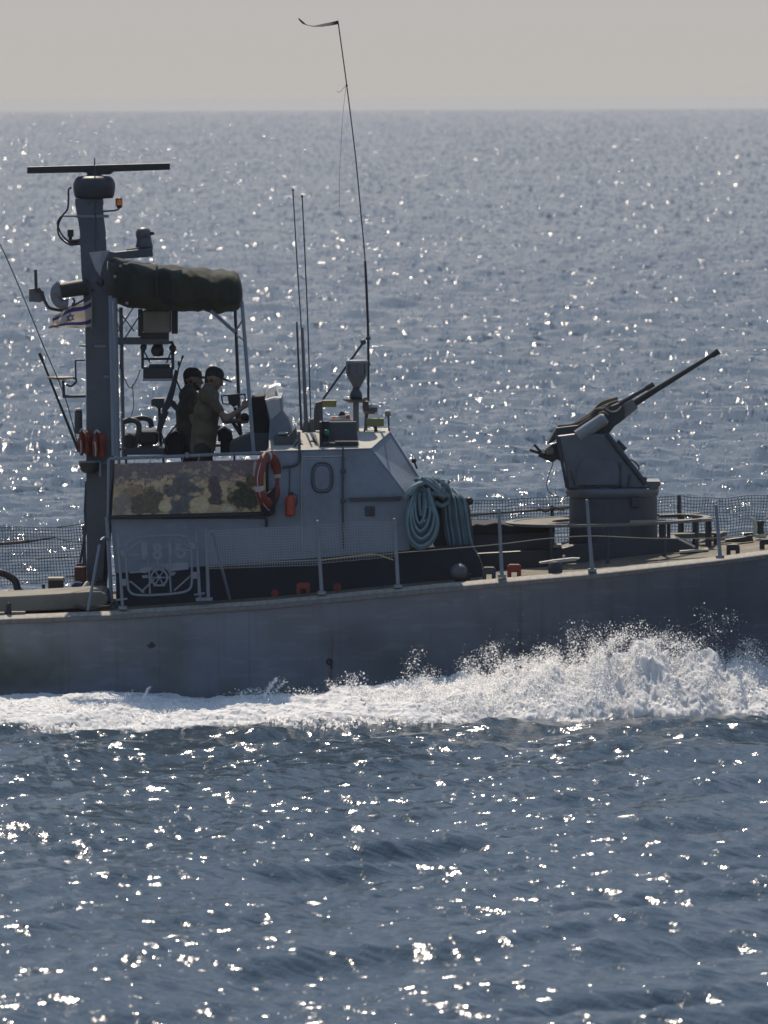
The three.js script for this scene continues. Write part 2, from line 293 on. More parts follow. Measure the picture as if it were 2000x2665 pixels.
// ---- cabin ----
const beige = std(.56, .53, .45, .8, { map: paintTex, bumpMap: paintBump, bumpScale: .004 });
{
  const a = P(700, 1175, 1.5), b = P(966, 1168, 1.5), c = P(1060, 1290, 1.62), d = P(1066, 1432, 1.66), e = P(300, 1492, 1.66), f = P(288, 1346, 1.62), f2 = P(700, 1338, 1.6);
  const g = P(1015, 1125, .72), h = P(1096, 1252, .8), h2 = P(1104, 1290, .8), k = P(1104, 1425, .8);
  const slope = (P(966, 1168, 1.5).y - P(700, 1175, 1.5).y), ai = V(a.x, g.y - slope, .72);
  const walls = [[a, b, c, f2], [f, f2, c, d, e], [b, g, h, c], [c, h, h2], [c, h2, k, d], [g, mir(g), mir(h), h], [h, mir(h), mir(h2), h2], [h2, mir(h2), mir(k), k]];
  const far = walls.slice(0, 5).map((q) => q.map(mir));
  const aft = [[a, f2, mir(f2), mir(a)], [f, e, mir(e), mir(f)]];
  const cabin = part(boat, 'cabin', [quads([...walls, ...far, ...aft])], grey);
  // roof sheet with a thin upstand round it
  const up = .006, U = (v) => v.clone().add(V(0, up, 0));
  part(cabin, 'roof', [quads([[U(a), U(b), U(g), U(ai)], [U(ai), U(g), U(mir(g)), U(mir(ai))], [U(mir(a)), U(mir(b)), U(mir(g)), U(mir(ai))]])], beige);
  parts(cabin, 'roof_edge', [bar(a, b, .014), bar(b, g, .012), bar(b, c, .01), bar(g, h, .012), bar(c, P(1060, 1295, 1.63), .01)], grey);
  // door with a recessed seam round it, an oval port with a rim
  const wallZ = (y) => 1.5 + (y - 1172) / (1290 - 1172) * .115;
  const dz = (x, y) => [x, y, wallZ(y) + .012];
  const door = part(cabin, 'door', [quads([[dz(789, 1192), dz(889, 1190), dz(889, 1286), dz(789, 1288)], [dz(789, 1288), dz(889, 1286), [889, 1428, 1.672], [789, 1436, 1.672]]])], grey);
  part(door, 'door_frame', [tube([[787, 1189, 1.53], [786, 1290, 1.632], [787, 1438, 1.675]], .008), bar([787, 1189, 1.53], [890, 1187, 1.53], .009), bar([789, 1194, 1.534], [838, 1193, 1.534], .007)], greyLight);
  const oval = (cx, cy, rx, ry, r, n = 28) => { const pts = []; for (let i = 0; i < n; i++) { const t = i / n * 6.2832, C = Math.cos(t), S = Math.sin(t); const x = cx + rx * Math.sign(C) * Math.abs(C) ** .7, y = cy + ry * Math.sign(S) * Math.abs(S) ** .7; pts.push([x, y, wallZ(y) + .02]); } return tube(pts, r, 6, 70, true); };
  const ovalFace = (cx, cy, rx, ry) => { const l = []; for (let i = 0; i < 24; i++) { const t = i / 24 * 6.2832, C = Math.cos(t), S = Math.sin(t); const x = cx + rx * Math.sign(C) * Math.abs(C) ** .7, y = cy + ry * Math.sign(S) * Math.abs(S) ** .7; l.push([x, y, wallZ(y) + .018]); } return quads([l]); };
  const port = part(door, 'port', [oval(839, 1243, 27, 38, .013), oval(839, 1243, 21, 32, .006)], greyDark);
  part(port, 'port_cover', [ovalFace(839, 1243, 27, 38)], grey);
  // seams and fittings of the side wall
  part(cabin, 'grab_rail', [tube([[893, 1165, 1.56], [894, 1200, 1.56], [893, 1290, 1.66], [895, 1430, 1.7]], .013), rbox(886, 1222, 901, 1230, 1.55, 1.6, .005), rbox(886, 1300, 901, 1308, 1.6, 1.68, .005)], greyDark);
  part(cabin, 'shelf', [poly([[908, 1296], [1046, 1292], [1040, 1303], [910, 1305]], 1.6, 1.66, .006)], greyDark);
  part(cabin, 'vent', [rbox(950, 1318, 976, 1344, 1.58, 1.66, .02), bar([963, 1331, 1.66], [963, 1331, 1.68], .035, .02, 14)], greyDark);
  parts(cabin, 'drain_pipe', [tube([[779, 1125, 1.35], [780, 1165, 1.5], [779, 1200, 1.55], [765, 1212, 1.56], [750, 1214, 1.56], [735, 1216, 1.56]], .018), tube([[754, 1218, 1.57], [754, 1260, 1.6], [753, 1280, 1.61]], .008)], greyDark);
  part(cabin, 'front_wiper', [ball(1078, 1199, .78, .035), bar([1078, 1199, .78], [1086, 1220, .79], .014), bar([1076, 1188, .6], [1078, 1199, .78], .012)], black);
  part(cabin, 'cleat', [rbox(690, 1350, 697, 1372, 1.6, 1.68, .008)], black);
  part(cabin, 'corner_post', [bar([279, 1345, 1.66], [292, 1582, 1.72], .027, .024)], grey);
  // lower trunk in darker paint
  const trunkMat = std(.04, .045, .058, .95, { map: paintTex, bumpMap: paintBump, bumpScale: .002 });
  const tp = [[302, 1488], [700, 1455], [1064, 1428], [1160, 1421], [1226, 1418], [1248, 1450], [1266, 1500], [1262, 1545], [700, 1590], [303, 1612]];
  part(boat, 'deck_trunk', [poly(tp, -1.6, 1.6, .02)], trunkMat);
  // cockpit sole, dodger rail, far bulwark
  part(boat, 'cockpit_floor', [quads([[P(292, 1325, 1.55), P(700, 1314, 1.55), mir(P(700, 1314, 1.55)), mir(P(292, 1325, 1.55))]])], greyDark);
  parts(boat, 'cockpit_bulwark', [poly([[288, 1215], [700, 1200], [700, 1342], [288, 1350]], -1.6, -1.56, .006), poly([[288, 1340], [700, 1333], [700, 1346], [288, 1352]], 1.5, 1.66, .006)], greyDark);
  const rail = [bar([284, 1194, 1.62], [700, 1178, 1.62], .022), bar([284, 1194, 1.62], [282, 1350, 1.62], .02), bar([688, 1180, 1.62], [688, 1335, 1.62], .016), bar([310, 1192, 1.57], [310, 1345, 1.57], .02),
    rbox(482, 1178, 492, 1192, 1.58, 1.66, .008), rbox(407, 1186, 414, 1196, 1.58, 1.66, .006)];
  part(boat, 'cockpit_rail', rail, grey);
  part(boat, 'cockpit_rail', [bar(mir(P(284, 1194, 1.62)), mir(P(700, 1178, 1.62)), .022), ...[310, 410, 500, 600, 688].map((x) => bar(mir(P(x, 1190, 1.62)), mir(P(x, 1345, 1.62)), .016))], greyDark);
}
// ---- rail posts on the near side, lifelines, nets, gate ----
{
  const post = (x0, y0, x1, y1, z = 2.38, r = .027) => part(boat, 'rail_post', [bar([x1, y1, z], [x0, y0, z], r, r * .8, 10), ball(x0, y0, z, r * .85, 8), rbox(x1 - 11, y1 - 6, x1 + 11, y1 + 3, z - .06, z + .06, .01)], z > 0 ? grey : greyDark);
  post(308, 1392, 320, 1584, 2.38, .022); post(511, 1384, 521, 1562, 2.38, .022); post(537, 1382, 543, 1561, 2.38, .025);
  post(827, 1358, 838, 1545); post(1027, 1353, 1037, 1528); post(1299, 1326, 1307, 1501); post(1528, 1304, 1542, 1486); post(1864, 1317, 1875, 1451);
  part(boat, 'rail_brace', [bar([555, 1390, 2.3], [599, 1560, 1.9], .02), ball(552, 1386, 2.3, .035, 8)], grey);
  part(boat, 'rail_brace', [bar([260, 1418, 2.1], [229, 1590, 2.35], .021), tube([[262, 1408, 2.1], [272, 1400, 2.0], [282, 1404, 1.9]], .02)], grey);
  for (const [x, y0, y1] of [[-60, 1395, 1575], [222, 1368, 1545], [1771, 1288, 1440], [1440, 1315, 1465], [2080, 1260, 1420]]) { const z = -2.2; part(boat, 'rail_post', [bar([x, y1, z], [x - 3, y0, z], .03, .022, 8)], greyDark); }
  const wire = std(.2, .19, .17, .7), pale = std(.3, .27, .2, .9), brown = std(.12, .085, .06, .8);
  part(boat, 'lifeline', [tube([[545, 1475, 2.4], [700, 1464, 2.4], [834, 1457, 2.4], [950, 1446, 2.4], [1033, 1439, 2.4], [1170, 1428, 2.4], [1303, 1416, 2.4], [1420, 1402, 2.4], [1534, 1395, 2.4], [1700, 1401, 2.38], [1869, 1400, 2.34], [2100, 1380, 2.2]], .006, 5)], pale);
  part(boat, 'lifeline', [tube([[836, 1458, 2.4], [900, 1450, 2.42], [980, 1443, 2.42], [1000, 1449, 2.42], [1024, 1457, 2.4]], .011, 6)], std(.36, .29, .16, .9));
  part(boat, 'far_handrail', [tube([[1205, 1342, -2.2], [1300, 1335, -2.2], [1400, 1328, -2.2], [1480, 1321, -2.2], [1560, 1316, -2.2]], .017), tube([[1395, 1330, -2.17], [1405, 1325, -2.17], [1420, 1331, -2.17], [1440, 1322, -2.17], [1470, 1327, -2.17]], .02)], brown);
  part(boat, 'far_handrail', [bar([-100, 1424, -2.2], [60, 1411, -2.2], .02, .02), bar([60, 1411, -2.2], [143, 1399, -2.2], .02, .008), tube([[143, 1399, -2.2], [180, 1409, -2.2], [240, 1411, -2.2], [262, 1408, -2.2]], .006)], brown);
  parts(boat, 'far_handrail', [tube([[95, 1455, -2.2], [150, 1451, -2.2], [208, 1449, -2.2]], .01), tube([[148, 1372, -2.2], [190, 1367, -2.2], [222, 1360, -2.2]], .008), tube([[170, 1502, -2.2], [235, 1499, -2.2], [300, 1498, -2.2]], .009)], brown);
  const netMat = std(.16, .165, .17, .9), netPale = std(.24, .26, .29, .9);
  const K = { kind: 'stuff' };
  part(boat, 'rail_net', [knot(P(-160, 1378, -2.2), P(215, 1370, -2.2), P(230, 1512, -2.2), P(-160, 1530, -2.2), 50, 18, .0042, .01)], netMat, K);
  part(boat, 'rail_net', [knot(P(1150, 1302, -2.2), P(1772, 1290, -2.2), P(1772, 1420, -2.2), P(1150, 1440, -2.2), 78, 16, .0042, .015)], netMat, K);
  part(boat, 'rail_net', [knot(P(1772, 1290, -2.2), P(2250, 1296, -2.1), P(2250, 1400, -2.1), P(1772, 1425, -2.2), 60, 16, .0042, .03)], netMat, K);
  part(boat, 'rail_net', [knot(P(543, 1382, 2.38), P(830, 1368, 2.38), P(834, 1470, 2.38), P(545, 1480, 2.38), 44, 15, .0034, .004)], netPale, K);
  part(boat, 'rail_net', [knot(P(830, 1364, 2.38), P(1030, 1356, 2.38), P(1034, 1448, 2.38), P(834, 1466, 2.38), 28, 13, .0034, .012)], netPale, K);
  // boarding gate: round-cornered tube frame with a wheel badge and the pennant number
  const G = (u, v) => [330 + 165 * u + 5 * (v) + (-4 + 6 * v) * u * 0 , 1403 + 146 * v - 10 * u, 2.4];
  const fr = [[.12, 0], [.88, 0], [.97, .05], [1, .14], [1, .86], [.97, .95], [.88, 1], [.12, 1], [.03, .95], [0, .86], [0, .14], [.03, .05]];
  const gate = part(boat, 'boarding_gate', [tube(fr.map(([u, v]) => G(u, v)), .016, 7, 90, true), ...[[[.03, .2], [.25, .02]], [[.97, .2], [.72, .02]], [[.03, .75], [.25, .97]], [[.97, .74], [.72, .97]], [[.02, .29], [.2, .29]], [[.74, .27], [.98, .27]], [[.03, .6], [.2, .6]], [[.34, .6], [.34, .99]], [[.66, .62], [.67, .99]], [[.32, .32], [.33, .5]], [[.48, .4], [.49, .55]], [[.67, .35], [.68, .55]], [[.2, .96], [.42, .74]]].map(([p, q]) => bar(G(...p), G(...q), .0115)),
    ...[[-.07, .77], [1.06, .72], [1.05, .2], [-.07, .24]].map(([u, v]) => rbox(...[G(u, v)[0] - 7, G(u, v)[1] - 9, G(u, v)[0] + 7, G(u, v)[1] + 9], 2.37, 2.42, .01)), bar(G(-.12, .77), G(.02, .77), .014), bar(G(.98, .72), G(1.1, .72), .014), bar(G(.98, .2), G(1.08, .22), .014), bar(G(-.1, .25), G(.03, .2), .012)], grey);
  const w = P(415, 1503, 2.41), spokes = [new THREE.TorusGeometry(.105, .014, 8, 28), new THREE.SphereGeometry(.034, 12, 8)];
  for (let i = 0; i < 6; i++) { const t = i * Math.PI / 3 + Math.PI / 2; spokes.push(new THREE.CylinderGeometry(.012, .009, .11, 6).translate(0, .06, 0).rotateZ(t)); spokes.push(new THREE.SphereGeometry(.02, 8, 6).translate(-Math.sin(t) * .115, Math.cos(t) * .115, 0)); }
  part(gate, 'wheel_badge', spokes.map((s) => s.translate(w.x, w.y, w.z)), grey);
  parts(gate, 'badge_board', [poly([[362, 1482], [378, 1476], [398, 1472], [398, 1484], [385, 1490], [378, 1492], [362, 1490]], 2.37, 2.39, .004), poly([[400, 1470], [440, 1466], [490, 1463], [492, 1482], [452, 1486], [440, 1492], [430, 1478], [400, 1476]], 2.37, 2.39, .004), poly([[370, 1498], [384, 1496], [388, 1504], [372, 1505]], 2.37, 2.39, .004), poly([[444, 1490], [460, 1489], [452, 1498], [443, 1498]], 2.37, 2.39, .004)], grey);
  const font = await new FontLoader().loadAsync('fonts/droid/droid_sans_bold.typeface.json');
  const t = new TextGeometry('816', { font, size: .215, depth: .014, curveSegments: 5 }); t.computeBoundingBox(); const o = P(396, 1456, 2.385); t.scale(.92, 1, 1).rotateZ(.04).translate(o.x, o.y, o.z);
  part(gate, 'number', [t, rbox(370, 1408, 385, 1456, 2.38, 2.395, .004)], grey);
  parts(boat, 'cleat_bar', [bar([303, 1562, 2.4], [332, 1558, 2.4], .014), bar([506, 1548, 2.4], [534, 1544, 2.4], .014)], grey);
}
// ---- mast ----
{
  const m = (x0, x1, y) => [P(x0, y, .19), P(x1, y, .19), P(x1, y, -.19), P(x0, y, -.19)];
  const lv = [m(196, 270, 518), m(197, 268, 532), m(204, 272, 575), m(208, 276, 600), m(212, 280, 700), m(222, 292, 830), m(225, 298, 1000), m(225, 298, 1200), m(226, 276, 1380), m(228, 264, 1590)];
  const q = []; for (let i = 1; i < lv.length; i++) for (let k = 0; k < 4; k++) q.push([lv[i - 1][k], lv[i - 1][(k + 1) % 4], lv[i][(k + 1) % 4], lv[i][k]]);
  const mastMat = std(.12, .13, .15, .5, { map: paintTex, bumpMap: paintBump, bumpScale: .003 });
  const mast = part(boat, 'mast', [quads([...q, lv[0]])], mastMat);
  for (const [y, a, b] of [[562, 160, 290], [900, 208, 284], [980, 232, 292], [1204, 208, 290]]) part(mast, 'clamp', [rbox(a + 38, y - 3, b - 8, y + 5, -.21, .21, .006), bar([a + 38, y, 0], [a, y, 0], .013)], grey);
  part(mast, 'cable', [tube([[187, 488, .1], [180, 492, .1], [179, 520, .1], [176, 545, .1], [164, 560, .1], [152, 588, .1], [154, 612, .1], [170, 630, .1], [186, 637, .1], [200, 634, .05]], .014), tube([[160, 562, .05], [150, 580, .05], [156, 600, .05], [166, 616, .05], [180, 628, .05], [206, 628, .05]], .012)], rubber);
  part(mast, 'fin', [poly([[222, 1252], [230, 1250], [230, 1385], [222, 1390], [218, 1330]], .05, .1, .006), bar([224, 1380, .08], [204, 1490, .08], .017)], greyDark);
  parts(mast, 'side_post', [bar([300, 775, .9], [307, 1190, .9], .03, .03), bar([315, 800, -.6], [322, 1190, -.6], .026)], grey);
  part(mast, 'gusset', [poly([[232, 657], [287, 651], [268, 690], [262, 720], [248, 700]], .16, .2, .006)], greyLight);
  part(mast, 'platform', [poly([[262, 653], [300, 656], [398, 645], [398, 668], [345, 672], [290, 676], [262, 690]], -.2, .2, .01), poly([[330, 648], [366, 643], [366, 650], [330, 654]], -.12, .1, .004)], mastMat);
  part(mast, 'bracket', [poly([[230, 700], [268, 712], [300, 690], [300, 760], [272, 800], [236, 770]], -.1, .12, .01), ball(262, 735, .15, .07), ball(242, 755, .17, .035)], greyDark);
  part(mast, 'lamp_arm', [tube([[268, 550, .1], [285, 549, .1], [303, 547, .1], [310, 543, .1], [312, 538, .1]], .014)], mastMat);
  part(mast, 'camera_arm', [poly([[176, 626], [212, 620], [212, 638], [182, 640]], -.05, .05, .01)], brownPaint());
  part(mast, 'lower_clutter', [poly([[258, 1200], [298, 1196], [294, 1330], [284, 1440], [274, 1560], [256, 1560]], -.3, .1, .01)], greyDark);
}
function brownPaint() { return std(.12, .1, .085, .7); }

// ---------- things carried on the mast ----------
{
  const t = thing('radar_scanner', 'long black radar bar turning on a drum at the mast top', 'radar', P(246, 517, 0));
  part(t, 'antenna_bar', [poly([[71, 434], [258, 429], [443, 424], [443, 442], [258, 448], [71, 452]], -.06, .06, .012), poly([[220, 447], [298, 445], [288, 454], [232, 455]], -.08, .08, .01)], black);
  part(t, 'turning_unit', [lathe(246, 0, [[0, 518], [48, 516], [52, 508], [55, 490], [55, 478], [50, 466], [42, 459], [20, 457], [17, 450], [0, 449]], 24), rbox(270, 500, 293, 516, -.1, .12, .01)], std(.03, .032, .04, .5));
  part(t, 'pedestal', [lathe(233, 0, [[33, 545], [38, 530], [36, 517]], 20)], steel);
  part(t, 'aerial', [bar([247, 412, .22], [250, 655, .22], .009, .006)], steel);
}
{
  const t = thing('mast_lamp', 'small amber lantern on a bent arm right of the mast top', 'lantern', P(311, 538, .1));
  part(t, 'lens', [lathe(311, .1, [[7.5, 534], [8, 524], [7, 518]], 14)], new THREE.MeshPhysicalMaterial({ color: new THREE.Color().setRGB(.75, .22, .04), roughness: .25, transmission: .7, thickness: .05, ior: 1.45 }));
  part(t, 'housing', [lathe(311, .1, [[0, 543], [6, 541], [8.5, 534]], 12), lathe(311, .1, [[8.5, 519], [7, 515], [0, 514]], 12), bar([302.5, 517, .1], [303, 536, .1], .008), bar([318, 517, .1], [318, 536, .1], .006)], black);
}
{
  const t = thing('mast_camera', 'small dark camera standing on the short arm left of the mast', 'camera', P(183, 624, 0));
  part(t, 'body', [rbox(176, 597, 192, 616, -.04, .04, .01), bar([184, 625, 0], [184, 612, 0], .025)], black);
}
{
  const t = thing('sensor_turret', 'domed grey sensor head with black lens on the mast platform', 'sensor turret', P(378, 648, 0));
  part(t, 'base', [lathe(376, 0, [[0, 650], [22, 648], [23, 640], [20, 628], [19, 618], [0, 616]], 18)], std(.07, .07, .08, .5));
  part(t, 'dome', [lathe(374, 0, [[18, 622], [20, 612], [20, 604], [17, 597], [10, 592.5], [0, 591]], 20)], std(.09, .085, .1, .45));
  part(t, 'lens', [bar([388, 607, .02], [402, 607, .02], .03, .02, 12)], black);
}
{
  const t = thing('searchlight', 'dark drum searchlight with pale back, left of the mast above the flag', 'searchlight', P(190, 752, .25));
  part(t, 'drum', [bar([160, 756, .22], [228, 746, .22], .1, .11, 20)], std(.016, .016, .017, .6));
  part(t, 'back_shell', [tube([[158, 740, .22], [147, 752, .22], [146, 775, .22], [158, 790, .22], [178, 792, .22]], .07, 10), ball(152, 760, .22, .09)], std(.17, .165, .18, .5));
  part(t, 'yoke', [tube([[190, 775, .3], [195, 785, .3], [188, 795, .3], [228, 776, .3]], .016)], steel);
}
{
  const t = thing('sensor_box', 'grey box with an upright tube on a curved arm, far left of the mast', 'sensor box', P(96, 787, 0));
  part(t, 'box', [poly([[76, 752], [100, 749], [114, 758], [116, 781], [104, 787], [76, 785]], -.08, .08, .012)], std(.13, .12, .115, .6));
  part(t, 'tube', [bar([95, 760, .09], [93, 702, .09], .022, .02)], std(.04, .06, .06, .6));
  part(t, 'arm', [tube([[100, 750, .09], [110, 765, .09], [118, 785, .09], [128, 800, .09], [150, 806, .05], [215, 812, .05]], .024)], greyDark);
}
{
  const flagTex = texture(256, 128, (u, v) => {          // white cloth, two blue stripes, a six-pointed outline between them
    const n = (fbm(u * 9, v * 6, 3, 0, 33) - .5) * 20; let c = [186 + n, 174 + n, 160 + n];
    const blue = [44 + n, 48 + n, 106 + n];
    if ((v > .12 && v < .28) || (v > .72 && v < .88)) c = blue;
    const px = (u - .5) * 2, py = (v - .5); const tri = (s) => { let d = -1; for (let k = 0; k < 3; k++) { const a = k * 2.0944 + s; d = Math.max(d, px * Math.cos(a) + py * Math.sin(a)); } return d; };
    const d1 = tri(Math.PI / 2), d2 = tri(-Math.PI / 2); if ((d1 < .105 && d1 > .07) || (d2 < .105 && d2 > .07)) c = blue;
    return c;
  }, true, false);
  const t = thing('flag', 'small crumpled white flag with blue stripes flying left of the mast', 'flag', P(232, 780, .25));
  part(t, 'cloth', [grid(34, 20, (u, v) => {
    const x = 240 - 108 * u + 5 * Math.sin(v * 5 + u * 4) * u, top = 776 + 44 * u + 4 * Math.sin(u * 9), bot = 850 + 6 * u + 2 * Math.sin(u * 7);
    const y = bot + (top - bot) * (v < .5 ? v * (1 - .35 * u) : v - .175 * u * 2 * (1 - v)); const fold = .06 * Math.sin(u * 11 + v * 3) * u + .09 * u * Math.sin(v * 4.4 - .6);
    return P(x, y, .26 + fold);
  })], new THREE.MeshPhysicalMaterial({ map: flagTex, roughness: .9, transmission: .35, thickness: 0, side: THREE.DoubleSide }));
  part(t, 'halyard', [tube([[238, 770, .26], [240, 812, .27], [238, 858, .26]], .005)], std(.3, .28, .25));
}
{
  const t = thing('satellite_dish', 'flat pale dish on a bracket left of the mast, crossed by whip aerials', 'antenna dish', P(165, 1036, 0));
  part(t, 'dish', [lathe(158, .1, [[0, 990], [34, 985], [40, 981], [36, 984], [0, 987]], 20)], std(.34, .31, .27, .6));
  part(t, 'arm', [bar([165, 990, .1], [167, 1034, .1], .02), bar([165, 1032, .1], [224, 1031, .1], .02), tube([[190, 982, .1], [200, 990, .1], [185, 1005, .1], [172, 1000, .1]], .016), bar([197, 938, .1], [198, 985, .1], .012), bar([197, 938, .1], [222, 937, .1], .012)], greyDark);
}
{
  const t = thing('whip_aerial', 'thin leaning whip aerial entering at the left edge of the photo', 'aerial', P(207, 1172, .4));
  part(t, 'rod', [tube([[-30, 580, .4], [0, 634, .4], [40, 722, .4], [115, 903, .4], [170, 1035, .4], [207, 1172, .4]], .008, 6, 40)], steel);
}
{
  const t = thing('whip_aerial', 'short thick leaning aerial left of the mast, standing behind the dish', 'aerial', P(206, 1176, -.1));
  part(t, 'rod', [bar([206, 1176, -.1], [103, 919, -.1], .02, .014), bar([103, 919, -.1], [112, 940, -.1], .022)], black);
}
{
  const t = thing('canister', 'dark upright canister beside the mast above the life jackets', 'canister', P(205, 1130, .1));
  part(t, 'body', [lathe(205, .1, [[0, 1130], [11, 1128], [10, 1072], [8, 1068], [0, 1067]], 14)], greyDark);
  part(t, 'cap', [lathe(206, .1, [[11, 1068], [10, 1063], [0, 1061]], 14)], std(.45, .42, .36));
}
// ---------- life jackets, ring, extinguisher ----------
const orange = std(.36, .05, .028, .7, { map: fabricTex, bumpMap: paintBump, bumpScale: .006 });
const orangePaint = std(.25, .045, .03, .65, { map: paintTex });
const whiteTape = std(.38, .37, .36, .7);
{
  const mk = (label, cx, y0, y1, z) => {
    const t = thing('life_jacket', label, 'life jacket', P(cx, y1, z), 'orange life jackets hung at the foot of the mast');
    const bag = (x, w, s) => { const g = new THREE.SphereGeometry(1, 16, 14), c = P(x, (y0 + y1) / 2, z), h = (y1 - y0) / 2 * mpp(z); const p = g.attributes.position; for (let i = 0; i < p.count; i++) { const X = p.getX(i), Y = p.getY(i), Z = p.getZ(i), k = 1 + .16 * Math.sin(X * 5 + Y * 4 + s) + .1 * Math.sin(Y * 11 + s * 2); p.setXYZ(i, c.x + Math.sign(X) * Math.abs(X) ** .8 * w * mpp(z) * k, c.y + Math.sign(Y) * Math.abs(Y) ** .8 * h, c.z + Z * .1 * k); } g.computeVertexNormals(); return g; };
    const b = part(t, 'foam_vest', [bag(cx - 7, 9, cx), bag(cx + 9, 10, cx + 2)], orange);
    parts(b, 'tape', [tube([[cx - 12, y0 + 4, z + .08], [cx - 6, y0 - 4, z + .05], [cx + 3, y0 + 2, z + .09]], .014), tube([[cx - 10, y0 + 26, z + .11], [cx - 8, y0 + 50, z + .11], [cx - 9, y1 - 6, z + .09]], .011)], whiteTape);
    return t;
  };
  mk('orange life jacket left of the mast foot, partly behind the other', 220, 1120, 1186, .28);
  mk('larger bundled dark-orange life jacket hanging in front of the mast', 258, 1124, 1192, .42);
  const t = thing('round_bin', 'dark round tub with pale rim hung on the mast under the life jackets', 'tub', P(236, 1232, .3));
  part(t, 'bowl', [lathe(236, .3, [[0, 1232], [16, 1231], [26, 1224], [30, 1208], [30, 1202], [26, 1203], [0, 1206]], 20)], black);
  part(t, 'rim', [new THREE.TorusGeometry(30 * mpp(.3), .012, 8, 28).rotateX(Math.PI / 2).translate(...P(236, 1201, .3).toArray()), bar([262, 1204, .42], [262, 1240, .42], .018)], grey);
}
{
  const t = thing('life_ring', 'orange life ring with white bands mounted edge-on at the camouflage screen', 'life ring', P(698, 1250, 1.72));
  const c = P(699, 1248, 1.74), R = .275, r = .062, tor = (a0, a1, rr) => new THREE.TorusGeometry(R, rr, 14, Math.ceil(40 * (a1 - a0) / 6.283), a1 - a0).rotateZ(a0).scale(1, 1.12, 1).rotateY(1.12).translate(c.x, c.y, c.z);
  const ring = part(t, 'ring', [tor(0, 6.2832, r)], orangePaint);
  for (const a of [.15, 1.72, 3.45, 4.85]) part(ring, 'band', [tor(a - .1, a + .1, r + .004)], whiteTape);
  part(t, 'grab_line', [tube([0, 1, 2, 3, 4, 5, 6, 7].map((i) => { const a = i / 8 * 6.283, k = R + (i % 2 ? .05 : .085); return V(Math.cos(a) * k, Math.sin(a) * k * 1.12, .02).applyAxisAngle(V(0, 1, 0), 1.12).add(c); }), .007, 5, 60, true)], whiteTape);
  const p = thing('line_bag', 'dark fabric bag hanging below the orange life ring', 'bag', P(698, 1345, 1.66));
  part(p, 'pouch', [poly([[676, 1296], [690, 1288], [716, 1268], [718, 1300], [716, 1338], [700, 1343], [680, 1340]], 1.6, 1.76, .03)], std(.02, .021, .028, .9, { map: fabricTex }));
}
{
  const t = thing('fire_extinguisher', 'orange-red extinguisher clipped to the cabin wall', 'fire extinguisher', P(756, 1345, 1.66));
  part(t, 'cylinder', [lathe(756, 1.7, [[0, 1344], [11, 1343], [13, 1338], [13, 1300], [11, 1293], [5, 1289], [5, 1286], [0, 1285]], 16)], std(.48, .06, .03, .45, { map: paintTex }));
  part(t, 'valve', [rbox(750, 1280, 764, 1289, 1.67, 1.73, .008), tube([[762, 1284, 1.7], [772, 1290, 1.7], [771, 1318, 1.7]], .007)], black);
}
